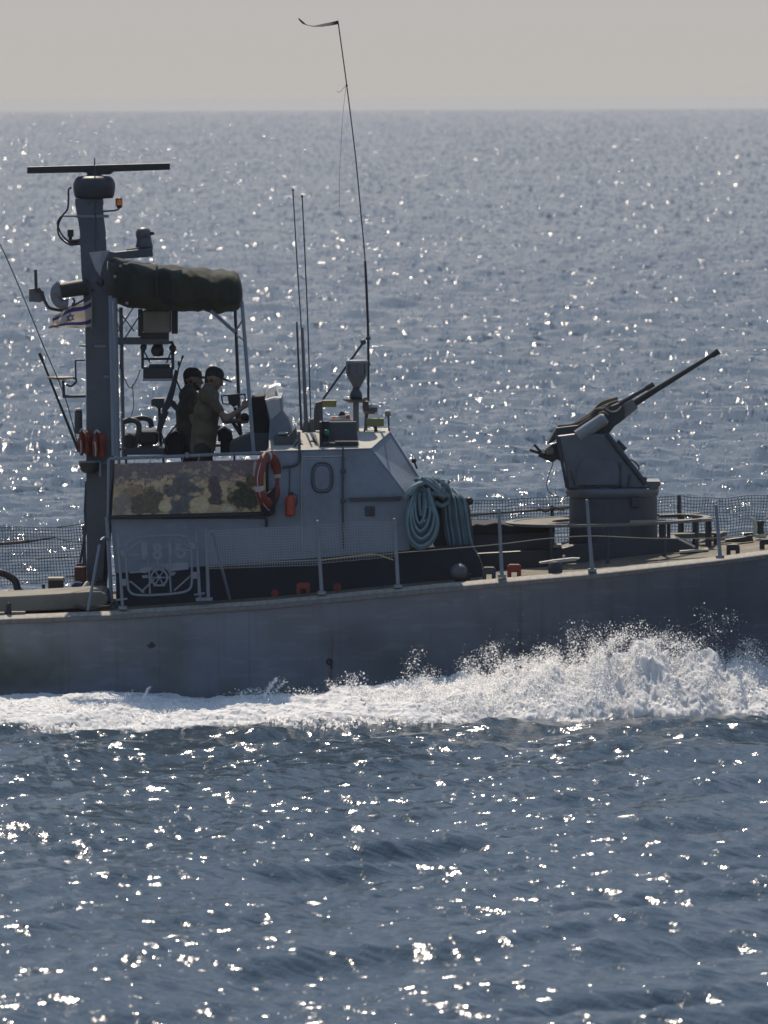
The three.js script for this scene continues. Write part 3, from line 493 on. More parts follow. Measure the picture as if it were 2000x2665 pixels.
// ---------- awning and its frame ----------
{
  const t = thing('canopy', 'rolled dark-green canvas awning stretched from the mast over the cockpit', 'awning', P(450, 815, 0));
  const camo = texture(512, 256, (u, v) => {             // faded military cloth: olive ground with large darker and lighter patches
    const a = fbm(u * 5 + 2, v * 3 + 1, 3, 0, 44), b = fbm(u * 7 + 9, v * 4, 3, 0, 45), n = (fbm(u * 50, v * 30, 2, 0, 46) - .5) * 18;
    let c = [64, 69, 59]; const k = Math.max(0, Math.min(1, (a - .5) * 9)); c = c.map((q, i) => q + k * [20, 19, 10][i]); if (b > .62) c = [57, 62, 56];
    return c.map((k) => k + n);
  }, true, false);
  const S = [[281, 690, 760, .45], [284, 676, 772, .8], [300, 669, 786, 1.0], [337, 676, 799, 1.12], [400, 685, 806, 1.2], [455, 691, 809, 1.22], [510, 697, 813, 1.22], [528, 699, 808, 1.22], [555, 702, 815, 1.24], [580, 704, 813, 1.24], [607, 706, 812, 1.24], [620, 712, 806, 1.2], [628, 735, 796, 1.1], [632, 762, 785, .5]];
  const col = (k) => S.map((s) => [s[0], s[k]]), TOP = col(1), BOT = col(2), HW = col(3);
  const g = grid(150, 64, (u, v) => {
    const x = 281 + 351 * u, a = v * 2 * Math.PI - Math.PI / 2, C = Math.cos(a), Sn = Math.sin(a), hw = interp(HW, x);
    const z = hw * Math.sign(C) * Math.abs(C) ** .55, yt = interp(TOP, x), yb = interp(BOT, x), mid = (yt + yb) / 2, hh = (yb - yt) / 2;
    const strap = Math.abs(Math.sin((x - 300) / 108 * Math.PI)) ** .5;
    let y = mid - hh * Math.sign(Sn) * Math.abs(Sn) ** .5 * (.975 + .025 * strap);
    const wr = fbm(u * 14, v * 12, 3, 0, 50) - .5, wr2 = fbm(u * 11 + v * 7, v * 6 - u * 5, 2, 0, 52) - .5;
    const p = P(x, y, z * (0.985 + .015 * strap)); p.y += wr * .02 + wr2 * .06; p.z += (wr * .03 + wr2 * .14) * (C > 0 ? 1 : -1); if (u > .86) { const k = (u - .86) / .14; p.y += .03 * k * Math.sin(v * 60); p.z += .04 * k * Math.sin(v * 47 + 1); } return p;
  });
  part(t, 'canvas', [g], std(.26, .275, .27, .9, { map: camo }));
  const straps = [];
  for (const x of [408, 516]) { const yt = interp(TOP, x), yb = interp(BOT, x), hw = interp(HW, x) * .97, pts = []; for (let i = 0; i < 20; i++) { const a = i / 20 * 6.2832, C = Math.cos(a), Sn = Math.sin(a); pts.push([x + i % 2, (yt + yb) / 2 - (yb - yt) / 2 * .985 * Math.sign(Sn) * Math.abs(Sn) ** .5, hw * Math.sign(C) * Math.abs(C) ** .55]); } straps.push(tube(pts, .012, 5, 60, true)); }
  parts(t, 'strap', straps, std(.03, .035, .03, .9));
  parts(t, 'toggle', [ball(300, 720, 1.0, .022, 8), ball(314, 692, 1.05, .018, 8), ball(331, 789, 1.05, .02, 8)], std(.3, .28, .22));
  const f = thing('awning_support', 'grey tube frame with diagonal braces holding up the awning', 'awning frame', P(640, 1180, 1.2));
  part(f, 'pole', [bar([661, 1182, 1.45], [630, 785, 1.15], .026, .024)], grey);
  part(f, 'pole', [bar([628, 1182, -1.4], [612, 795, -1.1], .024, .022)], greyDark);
  part(f, 'pole', [bar([297, 1186, 1.4], [288, 770, 1.05], .028, .026)], grey);
  part(f, 'brace', [bar([549, 808, 1.1], [612, 864, 1.1], .024), bar([612, 864, 1.1], [634, 830, 1.12], .012)], grey);
  part(f, 'brace', [bar([618, 873, -1.1], [640, 890, 1.17], .012)], grey);
  parts(f, 'bracing_wire', [bar([304, 868, .9], [348, 800, .9], .008), bar([304, 802, .9], [350, 862, .9], .008), bar([322, 886, .8], [366, 818, .8], .009), tube([[306, 800, .9], [304, 830, .9], [316, 870, .9], [318, 905, .9]], .008)], steel);
  part(f, 'ridge_pole', [bar([270, 735, 0], [610, 752, 0], .03)], greyDark);
}
{ // things hanging under the awning
  const t = thing('control_panel', 'beige square panel in a dark frame hanging under the awning', 'control panel', P(410, 868, .2));
  part(t, 'screen_face', [rbox(371, 806, 446, 867, .18, .3, .04)], std(.27, .255, .2, .6, { map: paintTex }));
  part(t, 'frame', [rbox(360, 805, 371, 876, .1, .3, .01), rbox(447, 806, 463, 869, .1, .3, .01), rbox(449, 812, 455, 845, .26, .31, .004), rbox(366, 866, 440, 882, .1, .27, .01)], black);
  part(t, 'arm', [rbox(306, 878, 440, 897, .05, .25, .01), bar([430, 896, .15], [430, 880, .15], .03)], std(.075, .08, .09, .5));
}
{
  const t = thing('hanging_spotlight', 'black spotlight slung in an open cradle below the beige panel', 'spotlight', P(411, 992, .2));
  part(t, 'cradle', [rbox(368, 894, 375, 960, .1, .16, .006), rbox(446, 894, 454, 962, .1, .16, .006), bar([372, 934, .14], [450, 934, .14], .016), rbox(374, 888, 452, 895, .08, .18, .008), bar([376, 915, .13], [392, 945, .13], .01), bar([446, 915, .13], [434, 945, .13], .01)], black);
  part(t, 'lamp_head', [ball(409, 912, .14, .082), lathe(412, .14, [[0, 928], [14, 926], [16, 912], [12, 896], [0, 893]], 14)], std(.012, .012, .013, .4));
  part(t, 'side_lamp', [ball(374, 904, .16, .045), bar([372, 915, .16], [378, 896, .16], .03)], black);
  part(t, 'side_lamp', [ball(450, 906, .16, .048), bar([446, 898, .16], [456, 915, .16], .03)], black);
  const b = part(t, 'lower_box', [rbox(373, 956, 450, 986, -.05, .2, .02), rbox(388, 948, 442, 958, -.02, .12, .02)], std(.03, .031, .036, .5));
  part(b, 'edge_plate', [rbox(372, 985, 452, 992, -.06, .21, .005)], greyLight);
  part(t, 'cable', [tube([[320, 895, .2], [315, 950, .2], [325, 985, .2], [340, 1010, .2], [355, 990, .2], [366, 962, .2]], .007), tube([[345, 1000, .2], [348, 1060, .2], [340, 1090, .2]], .006), tube([[322, 890, .2], [316, 925, .2], [312, 960, .2]], .008)], rubber);
}
{
  const t = thing('mounted_instrument', 'small grey boxed instrument standing behind the rifle', 'instrument', P(410, 1062, -.5));
  part(t, 'case', [poly([[394, 1040], [402, 1036], [428, 1036], [428, 1060], [412, 1064], [404, 1058], [394, 1056]], -.55, -.35, .012)], std(.08, .085, .1, .5));
  part(t, 'stalk', [bar([415, 1062, -.45], [420, 1180, -.45], .02)], black);
}
{
  const t = thing('helm_seat', 'dark padded cockpit seat with curved arm rails at the left', 'seat', P(345, 1180, -.3));
  part(t, 'arm_rail', [tube([[322, 1097, .1], [340, 1093, .1], [358, 1099, .1], [363, 1112, .1], [357, 1140, .1], [350, 1170, .1]], .035, 8), tube([[322, 1098, -.2], [350, 1092, -.2], [372, 1088, -.2], [390, 1094, -.2], [396, 1112, -.2]], .036, 8)], std(.05, .052, .05, .6));
  part(t, 'cushion', [rbox(358, 1122, 412, 1158, -.5, .15, .05), rbox(324, 1130, 350, 1170, -.4, .2, .04)], std(.022, .023, .022, .8));
  part(t, 'base', [rbox(322, 1165, 430, 1184, -.5, .2, .02), rbox(366, 1160, 396, 1170, -.3, .1, .01)], greyDark);
}
{
  const t = thing('helmsman_seat', 'dark padded seat post between the helmsman and the steering console', 'seat', P(590, 1182, .2));
  part(t, 'cushion', [poly([[566, 1122], [584, 1112], [602, 1124], [606, 1146], [568, 1150]], -.15, .35, .03)], std(.022, .023, .026, .85, { map: fabricTex }));
  part(t, 'post', [rbox(574, 1146, 602, 1184, -.05, .25, .02)], std(.03, .032, .038, .6));
}
// ---------- camouflage screen ----------
{
  const t = thing('camouflage_screen', 'printed camouflage cloth in beige, olive and brown laced below the cockpit rail', 'camouflage screen', P(490, 1345, 1.7));
  const tex = texture(1024, 512, (u, v) => {             // u along, v up
    const y = 1 - v; const n = fbm(u * 60, y * 24, 3, 0, 71), lo = fbm(u * 9 + 4, y * 4 + 2, 4, 0, 72), mid = fbm(u * 24, y * 11 + 5, 3, 0, 73);
    let c = [172, 151, 122].map((k, i) => k + (lo - .5) * [50, 46, 44][i]);
    const mixTo = (d, a) => { a = Math.max(0, Math.min(1, a)); c = c.map((k, i) => k + (d[i] - k) * a); };
    mixTo([112, 101, 104], (.42 - y + (mid - .5) * .5) * 9);               // mottled mauve along the top
    if (y < .45) mixTo([150, 140, 122], (mid - .57) * 8);
    if (y < .45) mixTo([86, 82, 80], (n - .6) * 7);
    const blob = (cx, cy, rx, ry, d, k = 3.5) => mixTo(d, (1 - Math.hypot((u - cx) / rx, (y - cy) / ry) + (mid - .5) * .9 + (lo - .5) * .4) * k);
    blob(.20, .72, .13, .30, [100, 90, 78]); blob(.23, .86, .16, .16, [96, 88, 77]); blob(.12, .56, .07, .12, [134, 120, 100], 4);
    blob(.44, .54, .15, .15, [90, 88, 88]); blob(.44, .42, .07, .2, [92, 90, 92]); blob(.43, .85, .08, .2, [92, 93, 95]); blob(.50, .72, .08, .1, [94, 93, 95]);
    blob(.66, .50, .045, .24, [84, 78, 78]); blob(.67, .76, .06, .12, [78, 74, 72]);
    blob(.86, .70, .11, .32, [70, 68, 58]); blob(.90, .4, .05, .2, [84, 78, 66]); blob(.05, .78, .06, .25, [128, 118, 112], 5); blob(.97, .7, .025, .22, [140, 112, 92], 5);
    mixTo([182, 168, 136], (1 - Math.hypot((u - .33) / .05, (y - .85) / .14)) * 5 + (mid - .5) * 2 - .3); mixTo([178, 164, 130], (1 - Math.hypot((u - .56) / .075, (y - .82) / .16)) * 5 + (mid - .5) * 2 - .3);
    mixTo([170, 168, 150], (1 - Math.hypot((u - .745) / .05, (y - .93) / .05)) * 5); mixTo([160, 158, 150], (1 - Math.hypot((u - .93) / .014, (y - .17) / .17)) * 6);
    return c.map((k) => k * 1.1 + (n - .5) * 38);
  }, true, false);
  const f = (u, v) => { const x = 300 + 392 * u + (u < .1 ? -8 * (1 - v) : 0), yt = 1207 - 12 * u, yb = 1341 - 10 * u; const p = P(x, yb + (yt - yb) * v, 1.665); p.z += .02 * Math.sin(u * 26 + v * 5) * Math.sin(v * 3.1) + .03 * (fbm(u * 12, v * 6, 2, 0, 77) - .5) + .01; return p; };
  const front = grid(90, 34, f), back = grid(90, 34, (u, v) => f(1 - u, v).add(V(0, 0, -.006)));
  part(t, 'cloth', [front, back], std(.95, .93, .88, .9, { map: tex }));
  part(t, 'hem', [tube([[286, 1345, 1.68], [400, 1346, 1.69], [500, 1343, 1.69], [600, 1341, 1.69], [694, 1337, 1.68]], .018, 6, 50), rbox(290, 1343, 694, 1351, 1.61, 1.66, .01)], black);
  parts(t, 'lacing', [0, 1, 2, 3, 4, 5, 6, 7, 8, 9].map((i) => tube([[306 + i * 42, 1189 - i * 1.6, 1.65], [309 + i * 42, 1196 - i * 1.3, 1.67], [305 + i * 42, 1210 - i * 1.2, 1.67]], .005, 5)), std(.3, .28, .24));
}

// ---------- console, windscreen, roof gear ----------
{
  const t = thing('steering_console', 'dark steering console with angled instrument shelf in the cockpit', 'console', P(640, 1180, 0));
  part(t, 'body', [poly([[600, 1150], [652, 1128], [700, 1126], [700, 1185], [598, 1185]], -.7, .75, .02)], std(.05, .054, .064, .6));
  part(t, 'backrest', [poly([[656, 1032], [688, 1029], [696, 1060], [702, 1092], [698, 1135], [662, 1140], [650, 1080]], -.4, .55, .03)], std(.018, .018, .022, .8, { map: fabricTex }));
  part(t, 'lever', [bar([604, 1096, .2], [628, 1130, .2], .022, .03), ball(604, 1095, .2, .03, 8), bar([614, 1082, .1], [630, 1122, .1], .008)], black);
  const w = P(637, 1086, .2); part(t, 'gauge', [new THREE.SphereGeometry(.06, 14, 10).translate(w.x, w.y, w.z)], black);
}
{
  const t = thing('chart_display', 'dark display unit in a square bracket in front of the man at the helm', 'display', P(610, 1060, -.2));
  part(t, 'casing', [poly([[592, 1028], [622, 1025], [626, 1034], [620, 1054], [608, 1060], [596, 1050]], -.35, -.15, .014)], std(.035, .036, .034, .6));
  part(t, 'bracket', [bar([577, 1030, -.2], [580, 1050, -.2], .01), bar([577, 1030, -.2], [640, 1026, -.2], .01), bar([580, 1050, -.2], [598, 1052, -.2], .01), bar([638, 1026, -.2], [639, 1050, -.2], .01), bar([612, 1060, -.25], [630, 1140, -.25], .022)], black);
}
{
  const t = thing('windscreen', 'pale curved windscreen cowl ahead of the steering console', 'windscreen', P(720, 1175, 0));
  part(t, 'cowl', [poly([[690, 1040], [714, 1033], [733, 1034], [736, 1066], [751, 1085], [759, 1112], [762, 1150], [760, 1178], [696, 1180], [702, 1100]], -.95, .95, .03)], grey);
  part(t, 'visor', [poly([[700, 1040], [692, 1025], [700, 1010], [718, 1003], [724, 1030], [722, 1040]], -.5, .5, .02)], new THREE.MeshPhysicalMaterial({ color: new THREE.Color().setRGB(.75, .75, .74), roughness: .5, transmission: .75, thickness: 0 }));
  part(t, 'side_light_panel', [poly([[692, 1044], [712, 1038], [728, 1038], [732, 1070], [706, 1094]], .95, .965, .004)], greyLight);
  part(t, 'locker', [poly([[713, 1136], [752, 1133], [770, 1113], [774, 1135], [753, 1176], [714, 1178]], .6, 1.25, .015)], std(.085, .09, .1, .55, { map: paintTex }));
  parts(t, 'locker_lid_edge', [rbox(725, 1126, 750, 1130, .9, 1.26, .004), bar([719, 1018, .5], [720, 1040, .5], .012)], greyLight);
}
{
  const whip = (label, pts, r) => { const t = thing('whip_aerial', label, 'aerial', P(...pts[pts.length - 1]), null); part(t, 'rod', [tube(pts, r, 6, 40)], steel); const e = pts[0]; part(t, 'tip', [ball(...e, r * 1.8, 8)], black); return t; };
  const a = whip('tall thin aerial with black tip, leftmost of the cluster behind the windscreen', [[763, 494, -.4], [773, 670, -.4], [784, 842, -.4], [789, 960, -.4], [795, 1105, -.4]], .009);
  const b = whip('second tall thin aerial with black tip, rightmost of the cluster behind the windscreen', [[787, 511, -.2], [795, 680, -.2], [802, 850, -.2], [806, 980, -.2], [810, 1100, -.2]], .0095);
  const c = thing('thick_aerial', 'short dark pole aerial, leftmost foot of the cluster on the cabin roof', 'aerial', P(784, 1115, .1)); part(c, 'rod', [bar([785, 1120, .1], [773, 838, .1], .016, .013)], steel);
  const d = thing('thick_aerial', 'short grey pole in the middle of the aerial cluster on the cabin roof', 'aerial', P(797, 1115, .1)); part(d, 'rod', [bar([798, 1120, .1], [787, 852, .1], .027, .02)], std(.13, .135, .15, .5));
  part(d, 'foot', [lathe(800, .1, [[16, 1150], [14, 1125], [10, 1100], [0, 1098]], 12), rbox(806, 1090, 822, 1145, 0, .2, .02)], std(.1, .11, .1, .6));
}
{
  const t = thing('flag_mast', 'tallest black whip mast with a streaming pennant at its tip', 'whip mast', P(959, 1100, -.3));
  part(t, 'rod', [tube([[880, 54, -.3], [892, 140, -.3], [903, 222, -.3], [925, 400, -.3], [940, 555, -.3], [951, 680, -.3], [958, 850, -.3]], .009, 6, 50), tube([[951, 680, -.3], [956, 790, -.3], [959, 880, -.3], [959, 1045, -.3]], .017, 8, 30)], black);
  part(t, 'strut', [bar([840, 1041, -.3], [950, 886, -.3], .016), ball(946, 890, -.3, .04, 10), ball(959, 881, -.3, .035, 10), ball(959, 947, -.3, .03, 8)], steel);
  part(t, 'halyard', [tube([[901, 224, -.3], [893, 300, -.3], [887, 400, -.3], [884, 480, -.3], [885, 560, -.3]], .0022, 4), tube([[902, 222, -.3], [892, 232, -.3], [884, 240, -.3], [877, 237, -.3]], .0028, 4), ball(903, 222, -.3, .016, 8)], steel);
  const p = thing('pennant', 'dark narrow pennant curling left from the top of the tallest mast', 'pennant', P(880, 58, -.3));
  const S = [[881, 53, 63], [860, 58, 67], [840, 62, 70], [818, 67, 70], [806, 66, 67.5], [797, 63, 65], [788, 55, 62], [782, 50, 56], [777, 46, 50]];
  const T = S.map((s, i) => [i / (S.length - 1), s]);
  const at = (u) => { const k = u * (S.length - 1), i = Math.min(S.length - 2, Math.floor(k)), f = k - i; return S[i].map((v, j) => v + (S[i + 1][j] - v) * f); };
  part(p, 'cloth', [grid(50, 6, (u, v) => { const s = at(u), q = P(s[0], s[1] + (s[2] - s[1]) * v, -.3); q.z += .12 * Math.sin(u * 9) * u + .1 * (v - .5) * Math.sin(u * 7); return q; })], std(.03, .03, .033, .9, { side: THREE.DoubleSide }));
}
{
  const t = thing('siren_horn', 'slotted funnel-shaped siren on a post above the cabin roof', 'siren', P(927, 1110, .2));
  const cup = part(t, 'funnel', [lathe(929, .2, [[0, 940], [26, 940], [28, 943], [28, 972], [25, 980], [18, 992], [11, 1005], [9, 1010], [0, 1012]], 24)], std(.11, .115, .13, .5));
  for (let i = -2; i <= 2; i++) part(cup, 'slot', [rbox(929 + i * 9.5 - 2.4, 948, 929 + i * 9.5 + 2.4, 972, .2, .2 + .142 - Math.abs(i) * .018, .004)], black);
  part(cup, 'rim', [lathe(929, .2, [[27, 943], [29, 942], [29, 938], [26, 937], [0, 937]], 24)], greyLight);
  part(t, 'bulb', [lathe(927, .2, [[9, 1010], [10, 1014], [15, 1022], [17, 1030], [15, 1040], [0, 1046]], 18)], greyDark);
  part(t, 'plate', [lathe(925, .2, [[0, 1049], [18, 1048], [32, 1041], [33, 1038], [0, 1039]], 20), bar([940, 1040, .2], [956, 1038, .2], .02)], greyDark);
  part(t, 'post', [bar([928, 1165, .2], [927, 1045, .2], .04, .038, 12)], std(.15, .155, .165, .5, { map: paintTex }));
}
const olive = std(.2, .19, .07, .6);
{
  const t = thing('yellow_lamp', 'olive-yellow boxed deck lamp left of the siren post', 'lamp', P(845, 1095, .1));
  part(t, 'lamp_case', [rbox(838, 1042, 876, 1060, -.05, .2, .012)], olive);
  part(t, 'bracket', [poly([[822, 1048], [838, 1044], [840, 1062], [842, 1120], [816, 1120], [818, 1066]], -.05, .2, .01)], std(.06, .06, .066, .6));
  const u = thing('yellow_lamp', 'olive-yellow boxed deck lamp at the forward edge of the cabin roof', 'lamp', P(975, 1130, .5));
  part(u, 'lamp_case', [rbox(955, 1089, 1000, 1110, .4, .62, .012)], olive);
  part(u, 'bracket', [bar([978, 1109, .5], [979, 1130, .5], .022), bar([944, 1131, .5], [1002, 1124, .5], .012), bar([945, 1131, .5], [950, 1118, .5], .01)], black);
  const w = thing('roof_instrument', 'stacked dark instrument with pale caps behind the siren post', 'instrument', P(966, 1085, -.1));
  part(w, 'body', [lathe(964, -.1, [[0, 1078], [16, 1076], [20, 1068], [20, 1060], [0, 1058]], 16), bar([950, 1150, -.1], [956, 1060, -.1], .025), rbox(944, 1044, 960, 1064, -.15, 0, .01)], std(.06, .06, .066, .5));
  part(w, 'cap', [lathe(970, -.1, [[17, 1060], [16, 1052], [0, 1050]], 16), lathe(974, -.1, [[12, 1078], [10, 1071], [0, 1070]], 14)], std(.5, .48, .44, .6));
  const v = thing('vent_post', 'thin post with a pale cap at the front edge of the cabin roof', 'vent post', P(1013, 1130, .4));
  part(v, 'stem', [bar([1014, 1130, .4], [1011, 1080, .4], .013)], steel); part(v, 'head', [lathe(1010, .4, [[0, 1084], [7, 1082], [8, 1072], [0, 1071]], 12)], std(.2, .19, .13)); part(v, 'cap', [lathe(1010, .4, [[8, 1071], [7, 1067], [0, 1066]], 12)], std(.75, .72, .66));
  const x = thing('red_ended_float', 'beige tube with red ends lying on the navigation light box', 'float', P(886, 1096, .9));
  part(x, 'tube', [bar([870, 1091, .9], [905, 1086, .9], .035, .035, 12), rbox(862, 1090, 915, 1097, .82, .96, .008)], std(.42, .37, .27, .7)); part(x, 'end_cap', [bar([864, 1092, .9], [873, 1090, .9], .04, .04, 12)], std(.4, .03, .025)); part(x, 'end_cap', [bar([902, 1087, .9], [911, 1085, .9], .04, .04, 12)], std(.4, .03, .025));
  part(x, 'strap', [poly([[880, 1082], [888, 1070], [898, 1074], [902, 1084]], .84, .9, .008)], black);
}
{
  const t = thing('navigation_light_box', 'black screened box with a small green lamp at the cabin roof edge', 'navigation light', P(880, 1170, 1.4));
  part(t, 'screen_board', [poly([[852, 1098], [928, 1097], [932, 1148], [934, 1164], [854, 1168]], 1.05, 1.1, .006), rbox(872, 1148, 932, 1153, 1.1, 1.4, .005)], std(.085, .09, .105, .5, { map: paintTex }));
  part(t, 'hood', [rbox(832, 1096, 858, 1168, 1.05, 1.12, .01), rbox(832, 1152, 932, 1168, 1.06, 1.38, .01), rbox(832, 1098, 838, 1168, 1.05, 1.36, .006)], black);
  part(t, 'green_lamp', [lathe(850, 1.22, [[0, 1136], [8, 1135], [9, 1126], [7, 1119], [0, 1118]], 14)], new THREE.MeshStandardMaterial({ color: new THREE.Color().setRGB(.01, .16, .09), roughness: .25 }));
  part(t, 'foot', [bar([893, 1166, 1.4], [894, 1196, 1.53], .03)], grey);
}
{
  const t = thing('roof_cables', 'tangled dark cables lying on the pale cabin roof', 'cable', P(800, 1150, 1));
  part(t, 'loop', [tube([[770, 1120, .8], [782, 1145, 1.0], [788, 1152, 1.1], [800, 1154, 1.1], [815, 1148, 1.1], [828, 1158, 1.2]], .014), tube([[766, 1164, 1.35], [778, 1150, 1.2], [790, 1160, 1.25], [793, 1166, 1.3]], .011), tube([[816, 1140, 1], [822, 1156, 1.15], [834, 1162, 1.2]], .012)], rubber);
}
// ---------- mooring ropes on their stand ----------
{
  const s = thing('towing_bitt', 'dark bitt post and frame carrying the teal ropes on the cabin front deck', 'bitt', P(1165, 1425, 1.2));
  part(s, 'post', [poly([[1126, 1296], [1166, 1280], [1214, 1296], [1226, 1330], [1224, 1424], [1130, 1432], [1122, 1350]], .75, 1.3, .03)], std(.045, .048, .056, .6));
  part(s, 'cross_bar', [bar([1060, 1284, 1.72], [1160, 1262, 1.5], .03), bar([1100, 1274, 1.6], [1172, 1280, 1.15], .03), bar([1060, 1284, 1.72], [1110, 1290, 1.2], .02), lathe(1117, 1.4, [[14, 1262], [14, 1246], [11, 1241], [0, 1240]], 14)], black);
  part(s, 'winch_knob', [ball(1222, 1304, 1.1, .055), bar([1195, 1300, 1.1], [1222, 1304, 1.1], .03)], black);
  part(s, 'side_drum', [bar([1186, 1300, .7], [1200, 1410, .7], .16, .19, 14)], std(.05, .052, .06, .7));
  const rope = std(.23, .35, .40, .9, { map: fabricTex, bumpMap: paintBump, bumpScale: .01 });
  const t = thing('rope_coil', 'thick teal mooring rope hung in long nested loops, left of the bitt', 'rope', P(1098, 1425, 1.7));
  for (let i = 0; i < 14; i++) {                         // nested hanging loops
    const k = i / 13, hw = 42 - 35 * k, lo = 1428 - 84 * k, z = 1.72 + .12 * Math.sin(i * 2.1) - .1 * k, cx = 1098 + 6 * Math.sin(i * 1.7) * k + 1, top = 1266 + 6 * (i % 3);
    part(t, 'strand', [tube([[cx - hw * .45, top, z - .1], [cx - hw * .8, top + 45, z], [cx - hw, lo - 62, z + .03], [cx - hw * .72, lo - 16, z + .04], [cx - hw * .1, lo, z + .05], [cx + hw * .66, lo - 18, z + .04], [cx + hw, lo - 66, z + .02], [cx + hw * .74, top + 48, z], [cx + hw * .4, top, z - .1]], .019 + .004 * (i % 3), 7, 60)], rope);
  }
  const u = thing('rope_coil', 'teal mooring rope hanging in straight strands, right of the bitt', 'rope', P(1190, 1440, 1.4));
  for (let i = 0; i < 12; i++) { const x = 1156 + i * 4.2, sp = (i - 5) * .9, z = 1.38 + .07 * Math.sin(i * 2.4); part(u, 'strand', [tube([[x - 14, 1272 + (i % 3) * 4, 1.15], [x + sp, 1300, z - .04], [x + 6 + sp * 1.6, 1350, z], [x + 14 + sp * 1.5, 1400, z + .02], [x + 20 + sp * 1.2 + (i > 9 ? 14 : 0), 1432 + (i % 4) * 9, z + .04]], .021, 7, 40)], rope); }
  const w = thing('rope_bundle', 'crumpled teal rope piled over the top of the bitt', 'rope', P(1125, 1300, 1.5));
  for (let k = 0; k < 13; k++) { const pts = []; for (let i = 0; i < 8; i++) { const a = k * .7 + i * .9; pts.push([1122 + 48 * Math.cos(a) * (.5 + .5 * rnd()), 1276 + 22 * Math.sin(a * 1.3) - 8 * rnd() - (Math.abs(Math.cos(a)) < .4 ? 7 : 0), 1.42 + .26 * Math.sin(a * .8 + k)]); } part(w, 'strand', [tube(pts, .025, 7, 60)], rope); }
  part(w, 'strand', [tube([[1060, 1296, 1.74], [1068, 1276, 1.74], [1086, 1262, 1.7], [1108, 1254, 1.6], [1130, 1250, 1.5], [1160, 1262, 1.4], [1174, 1292, 1.3]], .036, 8, 50)], rope);
  part(w, 'strand', [tube([[1066, 1288, 1.8], [1080, 1268, 1.8], [1100, 1258, 1.7], [1122, 1257, 1.6], [1150, 1275, 1.52], [1166, 1300, 1.45], [1150, 1316, 1.55], [1132, 1306, 1.6]], .032, 8, 50)], rope);
}

